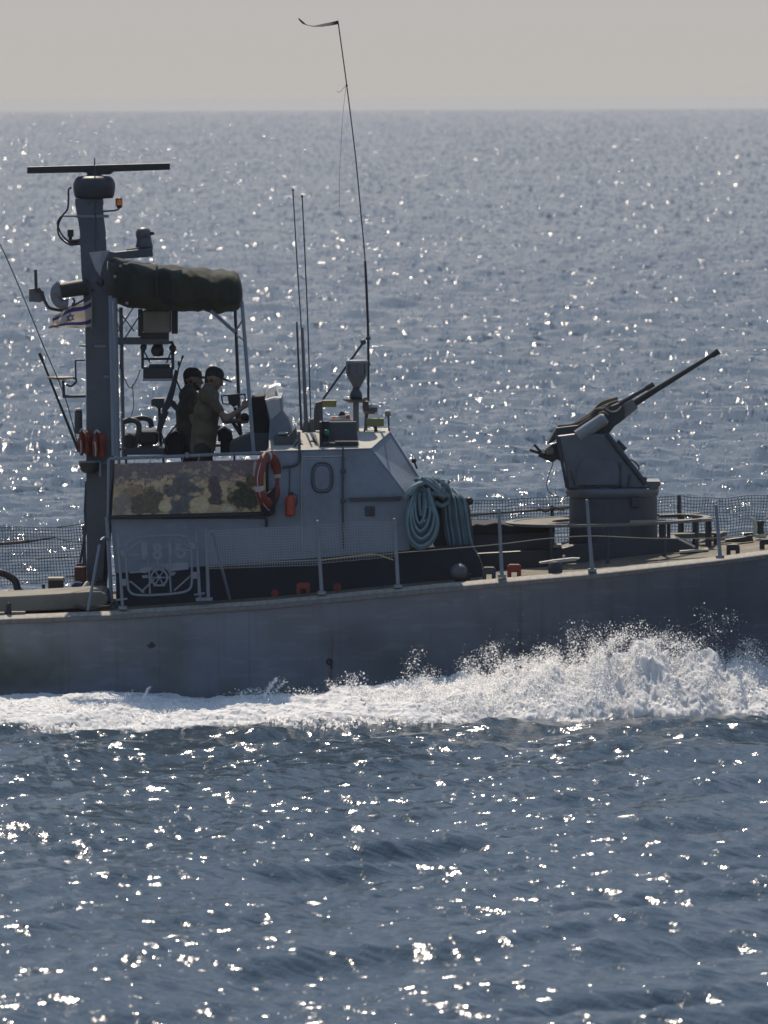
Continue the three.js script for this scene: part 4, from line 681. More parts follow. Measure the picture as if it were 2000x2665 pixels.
// ---------- deck gun ----------
{
  const t = thing('deck_gun', 'grey naval deck gun on a round base, long black barrel raised to the right', 'deck gun', P(1597, 1450, 0));
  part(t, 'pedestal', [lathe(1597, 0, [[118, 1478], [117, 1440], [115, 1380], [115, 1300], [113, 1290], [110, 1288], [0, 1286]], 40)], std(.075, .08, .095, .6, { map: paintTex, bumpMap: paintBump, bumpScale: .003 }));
  part(t, 'junction_box', [rbox(1645, 1296, 1668, 1320, .45, .6, .01)], greyDark);
  part(t, 'turntable', [lathe(1594, 0, [[113, 1292], [119, 1290], [122, 1280], [122, 1272], [116, 1268], [0, 1266]], 40), poly([[1678, 1252], [1719, 1252], [1720, 1262], [1712, 1273], [1690, 1276], [1676, 1270]], -.5, .3, .015)], gunGrey);
  const shell = [[1452, 1134], [1500, 1128], [1581, 1130], [1592, 1146], [1612, 1180], [1640, 1214], [1676, 1257], [1690, 1270], [1476, 1272], [1472, 1215], [1462, 1172]];
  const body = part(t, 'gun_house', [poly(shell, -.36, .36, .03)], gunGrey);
  part(body, 'side_cover', [poly([[1505, 1215], [1516, 1195], [1532, 1188], [1560, 1196], [1606, 1200], [1614, 1230], [1612, 1264], [1500, 1264]], .35, .39, .015)], gunGrey);
  part(body, 'edge_frame', [bar([1580, 1130, .37], [1682, 1260, .37], .035), tube([[1615, 1205, .38], [1614, 1255, .38], [1622, 1276, .38], [1632, 1270, .38], [1640, 1235, .38]], .014), tube([[1486, 1226, .37], [1496, 1262, .37]], .012), bar([1450, 1134, .37], [1476, 1270, .37], .02), bar([1672, 1244, .37], [1684, 1248, .37], .03)], greyDark);
  parts(body, 'foot_bolt', [rbox(1526, 1266, 1552, 1273, .36, .45, .006), rbox(1590, 1262, 1612, 1271, .36, .45, .006)], black);
  part(body, 'box_sight', [poly([[1594, 1164], [1612, 1145], [1633, 1166], [1616, 1184]], -.1, .25, .012)], std(.05, .053, .06, .5));
  part(body, 'hand_loop', [tube([[1634, 1208], [1640, 1196], [1652, 1202], [1664, 1216], [1660, 1226], [1650, 1222]].map(([x, y]) => [x, y, .2]), .011)], black);
  // cradle
  const cr = part(t, 'cradle', [poly([[1424, 1157], [1436, 1136], [1449, 1113], [1504, 1106], [1545, 1080], [1580, 1060], [1612, 1048], [1626, 1060], [1628, 1088], [1600, 1110], [1582, 1134], [1540, 1140], [1490, 1137], [1455, 1136], [1440, 1150]], -.22, .2, .02)], std(.038, .04, .045, .6));
  part(cr, 'canvas_cover', [tube([[1452, 1112, .1], [1490, 1108, .12], [1530, 1090, .14], [1570, 1062, .1], [1610, 1046, .08]], .036, 7, 30), tube([[1500, 1104, -.05], [1540, 1080, -.05], [1570, 1052, -.05], [1608, 1040, -.02]], .045, 7, 30), tube([[1540, 1082, .15], [1552, 1068, .15], [1572, 1066, .16], [1590, 1052, .14]], .03, 7, 20)], std(.16, .135, .1, .95, { map: fabricTex }));
  part(cr, 'buffer_cylinder', [bar([1504, 1136, .3], [1572, 1091, .3], .088, .088, 22), bar([1572, 1091, .3], [1578, 1087, .3], .088, .06, 22)], std(.33, .34, .35, .4, { map: paintTex }));
  part(cr, 'hose', [tube([[1578, 1064, .24], [1592, 1072, .26], [1606, 1070, .26], [1618, 1058, .22]], .013), tube([[1560, 1076, .22], [1572, 1072, .24], [1584, 1080, .24]], .012)], std(.2, .19, .16));
  part(cr, 'recoil_sleeve', [bar([1596, 1086, 0], [1652, 1048, 0], .115, .085, 20), bar([1598, 1054, .05], [1622, 1044, .05], .04)], std(.17, .175, .185, .45));
  const brl = part(t, 'barrel', [bar([1640, 1057, 0], [1700, 1019, 0], .048, .044, 16), bar([1700, 1019, 0], [1856, 923, 0], .042, .027, 16)], std(.022, .023, .026, .4));
  part(brl, 'muzzle', [bar([1852, 926, 0], [1868, 915, 0], .038, .042, 14), bar([1866, 917, 0], [1871, 913, 0], .044, .044, 14)], black);
  part(t, 'second_barrel', [bar([1600, 1058, .16], [1684, 1010, .16], .03, .026, 12), bar([1682, 1011, .16], [1702, 999, .16], .04, .036, 12)], std(.03, .031, .035, .4));
  part(t, 'breech_handles', [bar([1379, 1171, .1], [1420, 1184, .1], .02), bar([1391, 1157, .1], [1408, 1176, .1], .018), bar([1404, 1180, .05], [1442, 1196, .05], .045), poly([[1418, 1172], [1440, 1158], [1462, 1150], [1468, 1205], [1450, 1196], [1438, 1204], [1424, 1190]], -.15, .15, .012)], black);
  part(t, 'breech_plate', [rbox(1421, 1164, 1444, 1184, .1, .19, .03)], std(.16, .15, .12, .6));
  part(t, 'dangling_wire', [tube([[1440, 1202, .1], [1437, 1215, .12], [1428, 1238, .12], [1424, 1258, .12], [1426, 1275, .12], [1440, 1288, .1], [1462, 1294, .1], [1478, 1290, .1]], .006, 5)], black);
}
{ // round guard platform about the gun
  const t = thing('gun_platform', 'low round steel guard rail on legs encircling the gun base', 'platform', P(1590, 1450, 0));
  const c = P(1583, 1351, 0), tilt = .012, R = 1.37, at = (a, r = R, y = 0) => V(c.x + r * Math.cos(a), c.y + y + tilt * r * Math.cos(a) * 2, r * Math.sin(a));
  const arc = (a0, a1, r0, r1, h) => { const n = Math.ceil((a1 - a0) * 14), q = []; for (let i = 0; i < n; i++) { const A = a0 + (a1 - a0) * i / n, B = a0 + (a1 - a0) * (i + 1) / n; const u = [at(A, r0, h), at(B, r0, h), at(B, r1, h), at(A, r1, h)], d = u.map((v) => v.clone().add(V(0, -.035, 0))); q.push(u, [u[3], u[2], d[2], d[3]], [u[0], u[1], d[1], d[0]], d); } return quads(q); };
  part(t, 'rim', [arc(0, 2 * Math.PI, R - .1, R, 0)], std(.2, .19, .165, .7, { map: paintTex }));
  part(t, 'grating', [arc(2.1, 4.2, R - .62, R - .1, -.008)], std(.26, .235, .18, .8, { map: fabricTex }));
  for (const a of [.1, .5, 1.0, 1.6, 2.2, 2.8, 3.4, 4.0, 4.6, 5.2, 5.8]) { const p = at(a, R - .05, -.03), x = 1000 + p.x / mpp(p.z); const q = V(p.x, deckY(x, p.z), p.z); part(t, 'leg', [bar(q, p, .024, .024, 8)], greyDark); }
  part(t, 'outer_bar', [poly([[1640, 1355], [1760, 1353], [1854, 1349], [1857, 1357], [1760, 1361], [1640, 1363]], .5, .62, .008)], std(.25, .23, .18, .7)); 
  part(t, 'outer_bar', [poly([[1716, 1340], [1820, 1335], [1824, 1343], [1716, 1347]], -.9, -.8, .008)], greyDark);
  for (const [x, y0, y1, z] of [[1720, 1358, 1446, .56], [1741, 1358, 1440, .56], [1776, 1340, 1412, -.85], [1815, 1342, 1425, -.85], [1848, 1355, 1425, .56], [1862, 1388, 1420, .4]]) part(t, 'leg', [bar([x, y1, z], [x, y0, z], .024, .024, 8)], black);
  parts(t, 'step', [poly([[1742, 1390], [1850, 1387], [1890, 1384], [1892, 1394], [1850, 1399], [1742, 1402]], -.6, -.3, .008), poly([[1820, 1410], [1870, 1405], [1900, 1385], [1885, 1384]], -.1, .1, .01)], std(.14, .13, .1, .7));
  part(t, 'base_coaming', [poly([[1420, 1436], [1500, 1418], [1760, 1400], [1800, 1420], [1828, 1436], [1770, 1446], [1600, 1464], [1430, 1478]], -.8, .6, .02)], greyDark);
  parts(t, 'toe_plate', [poly([[1770, 1434], [1845, 1429], [1845, 1434], [1770, 1440]], .9, 1.1, .004), poly([[1388, 1422], [1462, 1417], [1462, 1424], [1388, 1429]], .2, .5, .004)], std(.38, .36, .3, .7));
}
// ---------- loose things on deck ----------
{
  const t = thing('deck_hatch', 'dark box hatch under a ragged cover between the ropes and the gun', 'hatch', P(1330, 1450, 0));
  part(t, 'box', [poly([[1226, 1376], [1440, 1372], [1442, 1470], [1228, 1484]], -.6, .5, .02)], std(.05, .052, .06, .6));
  part(t, 'cover', [poly([[1222, 1372], [1240, 1363], [1262, 1366], [1290, 1360], [1330, 1368], [1444, 1372], [1444, 1386], [1222, 1392]], -.65, .55, .02)], std(.02, .02, .022, .9));
  part(t, 'lower_skirt', [poly([[1238, 1440], [1420, 1430], [1440, 1445], [1420, 1480], [1300, 1492], [1240, 1490]], .5, .9, .02)], black);
}
{
  const fair = (label, x0, x1, y0, y1, z, m, group) => { const t = thing('fairlead', label, 'fairlead', P((x0 + x1) / 2, y1, z)); const w = (x1 - x0) * .3; part(t, 'block', [poly([[x0, y0 + 5], [x0 + 5, y0], [x1 - 5, y0], [x1, y0 + 5], [x1, y1], [x1 - w, y1], [x1 - w, y1 - (y1 - y0) * .45], [x0 + w, y1 - (y1 - y0) * .45], [x0 + w, y1], [x0, y1]], z - .12, z, .01)], m); return t; };
  const red = std(.30, .045, .03, .6, { map: paintTex });
  fair('bright orange-red arched fairlead by the fifth rail post from the left, near the gun', 1321, 1357, 1469, 1506, 2.2, red);
  fair('grey arched fairlead just left of the bright orange one', 1256, 1291, 1476, 1510, 2.2, greyDark);
  fair('orange arched fairlead in the dark side deck, right of the boarding gate', 772, 808, 1517, 1546, 2.2, red);
  fair('dark arched fairlead at the gunwale near the right edge of the photo', 1892, 1926, 1417, 1446, 2.05, black);
  fair('black arched fairlead cut by the right edge of the photo', 1978, 2020, 1403, 1430, 1.8, black);
  const o = thing('mooring_pad', 'small round orange fitting in the dark side deck below the ring of rope', 'deck fitting', P(878, 1532, 2.1)); part(o, 'disc', [bar([878, 1528, 2.0], [878, 1528, 2.12], .055, .05, 14), rbox(868, 1530, 888, 1536, 2.0, 2.12, .006)], std(.2, .03, .02, .7));
  const o2 = thing('mooring_pad', 'faint dark-orange fitting on the side deck at the foot of the slanting brace', 'deck fitting', P(716, 1553, 2.1)); part(o2, 'disc', [bar([716, 1544, 2.0], [716, 1544, 2.1], .05, .045, 14), bar([722, 1552, 2.05], [714, 1548, 2.05], .02)], std(.2, .03, .02, .7));
  const b = thing('round_buoy', 'dark round buoy resting at the deck edge below the ropes', 'buoy', P(1194, 1514, 2.2)); part(b, 'ball', [ball(1195, 1490, 2.15, .115, 20)], std(.07, .072, .085, .5)); part(b, 'strap', [new THREE.TorusGeometry(.117, .008, 6, 28).translate(...P(1195, 1490, 2.15).toArray())], black); part(b, 'chock', [poly([[1204, 1490], [1228, 1494], [1222, 1516], [1190, 1518]], 1.9, 2.05, .01)], black);
  const m = thing('mushroom_vent', 'dark stub vent with a flat pale plate beside the deck edge', 'vent', P(1446, 1497, 2.2)); part(m, 'stub', [lathe(1446, 2.15, [[18, 1497], [19, 1480], [17, 1462], [0, 1461]], 18)], std(.03, .032, .04, .6)); part(m, 'plate', [poly([[1404, 1464], [1440, 1458], [1492, 1452], [1510, 1453], [1498, 1460], [1440, 1466], [1406, 1468]], 1.9, 2.1, .005), ball(1468, 1448, 2.0, .02, 8)], std(.4, .38, .32, .7));
  const f = thing('bow_fitting', 'dark winch drum with pale line at the far right of the deck', 'winch', P(1980, 1400, 0)); part(f, 'drum', [lathe(1980, 0, [[16, 1400], [10, 1396], [8, 1370], [12, 1356], [0, 1355]], 16), poly([[1888, 1404], [1930, 1398], [1958, 1393], [1962, 1408], [1930, 1412], [1890, 1412]], .3, .5, .01), bar([1936, 1392, .3], [1960, 1390, .3], .03)], black); parts(f, 'line', [tube([[1952, 1348, .1], [1965, 1356, .1], [1968, 1392, .1], [1982, 1396, .15], [1994, 1392, .1]], .025), tube([[1990, 1352, .1], [2000, 1346, .1], [2012, 1350, .1]], .02)], std(.5, .48, .38, .9));
  // aft deck
  const e = thing('engine_casing', 'low beige engine casing with rounded end on the aft deck', 'engine casing', P(120, 1590, 1.6));
  part(e, 'lid', [poly([[-260, 1562], [-100, 1556], [40, 1551], [150, 1545], [235, 1539], [262, 1539], [276, 1546], [281, 1558], [278, 1572], [262, 1580], [150, 1588], [0, 1594], [-260, 1604]], .6, 2.0, .022)], std(.29, .27, .215, .85, { map: paintTex, bumpMap: paintBump, bumpScale: .006 }));
  const k = thing('deck_box', 'dark box with pale lid on the far side of the aft deck', 'box', P(145, 1538, -.5)); part(k, 'box', [rbox(126, 1510, 165, 1538, -.7, -.4, .012)], std(.025, .025, .03, .6)); part(k, 'lid', [rbox(124, 1504, 165, 1511, -.72, -.38, .006)], std(.33, .3, .24, .7));
  const l = thing('deck_stub', 'thin dark stub post left of the dark box on the aft deck', 'stub post', P(114, 1540, -.5)); part(l, 'post', [bar([114, 1540, -.5], [114, 1524, -.5], .02), rbox(109, 1520, 118, 1526, -.53, -.47, .006)], black);
  const l2 = thing('deck_stub', 'tiny dark peg between the black bracket and the thin post aft', 'peg', P(86, 1542, -.5)); part(l2, 'post', [bar([86, 1542, -.5], [86, 1532, -.5], .016, .01)], black);
  const h = thing('rope_reel_frame', 'black arched frame on the aft deck at the left edge of the photo', 'frame', P(20, 1552, -.2)); part(h, 'arch', [tube([[-40, 1490, -.2], [0, 1490, -.2], [25, 1500, -.2], [40, 1512, -.2], [48, 1535, -.2], [58, 1542, -.2]], .05, 8), poly([[-40, 1544, 0], [20, 1536], [44, 1538], [44, 1552], [-40, 1554]].map((q) => q.slice(0, 2)), -.5, -.1, .012)], black);
  const g = thing('deck_bollard', 'dark upright bollard on the near gunwale at the far left', 'bollard', P(24, 1601, 2.3)); part(g, 'post', [lathe(23, 2.3, [[9, 1601], [7, 1592], [7, 1578], [5, 1570], [0, 1568]], 14)], black); part(g, 'base', [rbox(-12, 1594, 12, 1608, 2.2, 2.36, .01), rbox(30, 1592, 66, 1598, 2.2, 2.36, .006)], std(.2, .18, .15));
  const fc = (label, x0, x1, y0, y1, z, m) => { const t = thing('fuel_can', label, 'canister', P((x0 + x1) / 2, y1, z)); part(t, 'can', [rbox(x0, y0 + 6, x1, y1, z - .2, z, .02)], m); part(t, 'handle', [tube([[x0 + 6, y0 + 7, z - .1], [x0 + 8, y0, z - .1], [x1 - 10, y0, z - .1], [x1 - 6, y0 + 7, z - .1]], .012)], black); };
  fc('dark-red canister standing by the mast foot, upper left', 194, 224, 1469, 1516, .3, std(.085, .022, .018, .6));
  fc('dark-red canister low behind the slanting brace at the mast foot', 246, 278, 1512, 1546, .5, std(.075, .02, .016, .6));
  const bb = thing('blue_bundle', 'small bundle of blue and white cloth at the mast foot', 'bundle', P(205, 1536, .6)); part(bb, 'blue_cloth', [tube([[190, 1530, .6], [200, 1522, .6], [214, 1524, .62]], .045, 8)], std(.03, .05, .12, .9)); part(bb, 'white_cloth', [tube([[206, 1534, .65], [220, 1528, .65], [228, 1518, .6], [230, 1530, .62]], .03, 8)], std(.6, .58, .54, .9));
  const fs = thing('fire_hose', 'dark coiled hose lying along the near gunwale aft of the gate', 'hose', P(250, 1588, 2.3)); part(fs, 'coil', [tube([[196, 1576, 2.2], [215, 1582, 2.3], [240, 1586, 2.34], [262, 1580, 2.3], [285, 1578, 2.3], [300, 1566, 2.2], [310, 1580, 2.3]], .022, 7)], std(.04, .04, .036, .9));
}

// ---------- people ----------
function field(bones, c, half, res, k, mat) {             // one smooth skin over tapered bones: a marching-cubes mesh round the point c
  const mc = new MarchingCubes(res, mat, false, false, 260000); mc.isolation = 0;
  const acc = new Float32Array(res * res * res), f = mc.field, h = res / 2, cell = half / h;
  for (const [a, b, ra, rb, sq] of bones) {
    const R = Math.max(ra, rb) + 4.5 / k + cell * 2, lo = [0, 1, 2].map((i) => Math.max(0, Math.floor((Math.min(a[i], b[i]) - R - c[i]) / cell + h))), hi = [0, 1, 2].map((i) => Math.min(res - 1, Math.ceil((Math.max(a[i], b[i]) + R - c[i]) / cell + h)));
    const d = [b[0] - a[0], b[1] - a[1], b[2] - a[2]], dd = d[0] * d[0] + d[1] * d[1] + d[2] * d[2] || 1e-9, s = sq || [1, 1, 1];
    for (let z = lo[2]; z <= hi[2]; z++) for (let y = lo[1]; y <= hi[1]; y++) for (let x = lo[0]; x <= hi[0]; x++) {
      const p = [c[0] + (x - h) * cell - a[0], c[1] + (y - h) * cell - a[1], c[2] + (z - h) * cell - a[2]];
      const t = Math.max(0, Math.min(1, (p[0] * d[0] + p[1] * d[1] + p[2] * d[2]) / dd));
      const dist = Math.hypot((p[0] - d[0] * t) * s[0], (p[1] - d[1] * t) * s[1], (p[2] - d[2] * t) * s[2]) - (ra + (rb - ra) * t);
      acc[x + y * res + z * res * res] += Math.exp(-k * dist);
    }
  }
  for (let i = 0; i < acc.length; i++) f[i] = acc[i] > 0 ? Math.log(acc[i]) / k : -.1;
  mc.update();
  const n = mc.count, g = new THREE.BufferGeometry();
  const pos = new Float32Array(mc.positionArray.slice(0, n * 3)), nor = new Float32Array(mc.normalArray.slice(0, n * 3));
  for (let i = 0; i < n; i++) { for (let j = 0; j < 3; j++) pos[i * 3 + j] = pos[i * 3 + j] * half + c[j]; const l = Math.hypot(nor[i * 3], nor[i * 3 + 1], nor[i * 3 + 2]) || 1; for (let j = 0; j < 3; j++) nor[i * 3 + j] /= l; }
  g.setAttribute('position', new THREE.BufferAttribute(pos, 3)); g.setAttribute('normal', new THREE.BufferAttribute(nor, 3));
  return g;
}
const skin = std(.20, .12, .085, .6);
const clothMat = (r, g, b) => std(r, g, b, .92, { map: fabricTex, bumpMap: paintBump, bumpScale: .008 });
function person(label, J, cloth) {
  const A = (p) => P(...p).toArray(), L = (a, b, t) => a.map((v, i) => v + (b[i] - v) * t);
  const j = {}; for (const k in J) if (Array.isArray(J[k])) j[k] = A(J[k]);
  const foot = [(j.ankleN[0] + j.ankleF[0]) / 2, Math.min(j.ankleN[1], j.ankleF[1]) - .08, (j.ankleN[2] + j.ankleF[2]) / 2];
  const t = thing('person', label, 'person', V(...foot));
  const mid = (a, b) => L(a, b, .5), sh = mid(j.shN, j.shF), hip = mid(j.hipN, j.hipF);
  const chest = L(sh, hip, .3), waist = L(sh, hip, .68);
  const torso = (e0) => { const e = e0 + .034; return [[L(j.shN, sh, .25), L(j.shF, sh, .25), .075 + e, .075 + e], [[chest[0], chest[1], chest[2] + .07], [chest[0], chest[1], chest[2] - .07], .115 + e, .115 + e], [chest, waist, .125 + e, .115 + e], [[waist[0], waist[1], waist[2] + .06], [waist[0], waist[1], waist[2] - .06], .1 + e, .1 + e], [waist, hip, .12 + e, .125 + e], [j.neck, sh, .06 + e * .3, .085 + e], [j.neck, j.shN, .05 + e * .3, .05 + e * .5], [j.neck, j.shF, .05 + e * .3, .05 + e * .5]]; };
  const legs = (e) => [[[hip[0], hip[1], hip[2] + .07], [hip[0], hip[1], hip[2] - .07], .115 + e, .115 + e], [j.hipN, j.kneeN, .085 + e, .058 + e], [j.hipF, j.kneeF, .085 + e, .058 + e], [j.kneeN, j.ankleN, .056 + e, .04 + e], [j.kneeF, j.ankleF, .056 + e, .04 + e]];
  const arm = (s, e) => [[j['sh' + s], j['el' + s], .052 + e, .042 + e], [j['el' + s], j['wr' + s], .042 + e, .029 + e]];
  const feet = ['N', 'F'].map((s) => { const a = j['ankle' + s]; return [[a[0] - .03, a[1] - .055, a[2]], [a[0] + .15, a[1] - .06, a[2]], .042, .034]; });
  const body = [...torso(0), ...legs(0), ...arm('N', 0), ...arm('F', 0), ...feet, [j.neck, L(j.neck, j.head, .7), .064, .058]];
  const c = [hip[0] + .05, hip[1] + .0, hip[2]];
  const geos = [field(body, c, 1.02, 150, 70)];
  // head, facing +x, turned down by J.nod
  const hs = 1.13, hd = (x, y, z) => { x *= hs; y *= hs; z *= hs; const n = J.nod || 0, X = x * Math.cos(n) + y * Math.sin(n), Y = -x * Math.sin(n) + y * Math.cos(n); return [j.head[0] + X, j.head[1] + Y, j.head[2] + z]; };
  geos.push(field([[hd(-.02, .035, 0), hd(.02, .035, 0), .1, .095], [hd(.01, -.02, 0), hd(.035, -.05, 0), .079, .062], [hd(.045, -.085, 0), hd(.062, -.09, 0), .034, .028], [hd(.095, .005, 0), hd(.112, -.03, 0), .010, .015], [hd(.082, .022, .03), hd(.082, .022, -.03), .014, .014], [hd(.088, -.058, .018), hd(.088, -.058, -.018), .011, .011], [hd(.0, -.005, .078), hd(-.012, .02, .082), .013, .017], [hd(.0, -.005, -.078), hd(-.012, .02, -.082), .013, .017], [hd(-.03, -.05, 0), hd(-.03, -.13, 0), .055, .055], [hd(.07, -.01, .045), hd(.06, -.035, .045), .02, .02], [hd(.07, -.01, -.045), hd(.06, -.035, -.045), .02, .02]], hd(.01, -.01, 0), .21, 104, 120));
  for (const s of ['N', 'F']) {                           // hands: palm, four bent fingers, a thumb
    const w = j['wr' + s], h = j['hand' + s], d = V(h[0] - w[0], h[1] - w[1], h[2] - w[2]).normalize(), side = V(0, 0, 1).cross(d).normalize(), out = V(0, 0, 1), at = (a, b, e) => [w[0] + d.x * a + side.x * b + out.x * e, w[1] + d.y * a + side.y * b + out.y * e, w[2] + d.z * a + side.z * b + out.z * e];
    const bn = [[at(-.02, 0, 0), at(.03, 0, 0), .028, .03], [at(.03, .018, 0), at(.085, .028, 0), .02, .017], [at(.03, -.014, 0), at(.085, -.026, 0), .02, .016], [at(.03, 0, 0), at(.088, 0, 0), .021, .017]];
    [.03, .011, -.009, -.028].forEach((b, i) => { const l = [.068, .078, .072, .056][i], cu = .35 + .1 * i; bn.push([at(.085, b, 0), at(.085 + l * .5, b * 1.05, -.008), .0095, .009], [at(.085 + l * .5, b * 1.05, -.008), at(.085 + l * .5 + l * .45 * Math.cos(cu * 2), b * 1.05, -.008 - l * .45 * Math.sin(cu * 2)), .009, .0075]); });
    bn.push([at(.02, .026, 0), at(.055, .052, -.01), .014, .011], [at(.055, .052, -.01), at(.088, .056, -.02), .011, .009]);
    geos.push(field(bn, at(.07, .005, -.01), .14, 84, 330));
  }
  part(t, 'body', geos, skin);
  part(t, 'eyes', [new THREE.SphereGeometry(.011, 8, 6).translate(...hd(.083, .006, .033)), new THREE.SphereGeometry(.011, 8, 6).translate(...hd(.083, .006, -.033))], std(.03, .02, .016, .3));
  part(t, 'hair', [field([[hd(-.05, .02, .0), hd(-.05, -.04, 0), .074, .058], [hd(-.02, .05, .04), hd(-.02, .0, .055), .051, .035], [hd(-.02, .05, -.04), hd(-.02, .0, -.055), .051, .035], ...(cloth.beard ? [[hd(.03, -.085, 0), hd(.068, -.09, 0), .045, .03], [hd(.02, -.04, .06), hd(.04, -.08, .035), .02, .03], [hd(.02, -.04, -.06), hd(.04, -.08, -.035), .02, .03]] : [])], hd(-.02, 0, 0), .19, 70, 140)], std(.018, .014, .012, .9));
  const cap = part(t, 'cap', [field([[hd(-.03, .06, 0), hd(.02, .062, 0), .102, .097], [hd(-.02, .072, 0), hd(.015, .074, 0), .09, .084]], hd(0, .05, 0), .2, 72, 180)], clothMat(.022, .023, .026));
  const brim = new THREE.CylinderGeometry(.098, .098, .012, 24, 1, false, -.2, Math.PI + .4); brim.scale(1.75, 1, .84);
  { const p = brim.attributes.position; for (let i = 0; i < p.count; i++) { const z = p.getZ(i); p.setY(i, p.getY(i) - z * z * 3.2); } brim.computeVertexNormals(); }
  const bm = new THREE.Matrix4().makeRotationZ(-(J.nod || 0) - .16); brim.applyMatrix4(bm); brim.translate(...hd(.06, .055, 0));
  part(cap, 'brim', [brim], clothMat(.02, .021, .024));
  const sleeves = (e) => ['N', 'F'].flatMap((s) => [[j['sh' + s], L(j['sh' + s], j['el' + s], cloth.long ? 1 : .62), .058 + e, .05 + e], ...(cloth.long ? [[j['el' + s], L(j['el' + s], j['wr' + s], .92), .05 + e, .036 + e]] : [])]);
  part(t, 'shirt', [field([...torso(.012), ...sleeves(.008), [[hip[0], hip[1] + .02, hip[2] + .07], [hip[0], hip[1] + .02, hip[2] - .07], .135, .135]], [chest[0] + .1, chest[1] - .05, chest[2]], .62, 110, 75)], cloth.shirt);
  part(t, 'trousers', [field(legs(.016), [hip[0], hip[1] - .4, hip[2]], .66, 100, 80)], cloth.trousers);
  part(t, 'boots', [field(feet.map(([a, b, r, s]) => [a, b, r + .012, s + .012]).concat(['N', 'F'].map((s) => [j['ankle' + s], L(j['ankle' + s], j['knee' + s], .3), .052, .056])), [foot[0] + .05, foot[1] + .12, foot[2]], .4, 80, 110)], black);
  if (cloth.vest) part(t, 'vest', [field([[[chest[0], chest[1], chest[2] + .08], [chest[0], chest[1], chest[2] - .08], .15, .15], [chest, waist, .165, .165], [[waist[0] - .08, waist[1] - .02, waist[2] + .08], [waist[0] - .1, waist[1] - .1, waist[2] + .08], .09, .085], [[chest[0] + .1, chest[1] - .06, chest[2] + .05], [chest[0] + .1, chest[1] - .18, chest[2] + .05], .06, .06]], chest, .42, 90, 90)], cloth.vest);
  return t;
}
person('person in dark cap and olive shirt at the helm, right arm stretched to the console', {
  head: [557, 988, .45], neck: [546, 1008, .45], shN: [538, 1028, .69], shF: [549, 1031, .21], elN: [590, 1091, .72], wrN: [632, 1061, .68], handN: [650, 1046, .67], elF: [588, 1094, .2], wrF: [622, 1096, .22], handF: [640, 1094, .22],
  hipN: [526, 1165, .57], hipF: [530, 1165, .34], kneeN: [540, 1240, .57], kneeF: [548, 1240, .33], ankleN: [531, 1306, .58], ankleF: [540, 1306, .32], nod: .28 },
{ shirt: clothMat(.16, .13, .082), trousers: clothMat(.045, .046, .036) });
person('person in dark cap and bulky vest standing behind the helmsman, rifle on the back', {
  head: [503, 990, -.15], neck: [495, 1010, -.15], shN: [489, 1029, .08], shF: [495, 1031, -.38], elN: [505, 1096, .12], wrN: [533, 1118, .1], handN: [547, 1122, .1], elF: [510, 1098, -.42], wrF: [545, 1112, -.4], handF: [561, 1114, -.4],
  hipN: [489, 1162, -.05], hipF: [493, 1162, -.25], kneeN: [489, 1236, -.04], kneeF: [499, 1236, -.26], ankleN: [481, 1306, -.03], ankleF: [493, 1306, -.28], nod: .02 },
{ shirt: clothMat(.09, .085, .06), trousers: clothMat(.04, .042, .036), vest: clothMat(.05, .05, .042), beard: true });
{
  const t = thing('rifle', 'black assault rifle slung muzzle up across the back of the left man', 'rifle', P(430, 1110, .22));
  const z = .22;
  part(t, 'barrel', [bar([462, 969, z], [476, 928, z], .011, .009), bar([474, 934, z], [477, 925, z], .015), rbox(463, 940, 468, 952, z - .01, z + .01, .004)], black);
  part(t, 'receiver', [poly([[456, 962], [466, 966], [458, 1010], [446, 1056], [430, 1078], [420, 1070], [432, 1042], [446, 1000]], z - .03, z + .03, .008)], black);
  part(t, 'stock', [poly([[432, 1068], [440, 1072], [430, 1100], [420, 1128], [408, 1122], [412, 1096], [420, 1076]], z - .025, z + .025, .008)], black);
  part(t, 'magazine', [poly([[446, 1040], [456, 1044], [468, 1064], [460, 1072], [448, 1060], [440, 1052]], z - .015, z + .015, .004)], black);
  part(t, 'sling', [tube([[458, 985, z + .03], [468, 1010, z + .02], [480, 1040, .2], [470, 1090, .2], [440, 1130, .2], [418, 1160, .15]], .012), tube([[420, 1126, z], [428, 1150, z], [440, 1178, z]], .012)], rubber);
  const b = thing('gear_bag', 'dark gear bag hanging at the left man’s side behind the rail', 'bag', P(450, 1185, .1));
  part(b, 'bag', [poly([[436, 1130], [458, 1120], [478, 1130], [480, 1182], [430, 1186], [428, 1150]], -.1, .12, .03)], clothMat(.02, .021, .024));
}

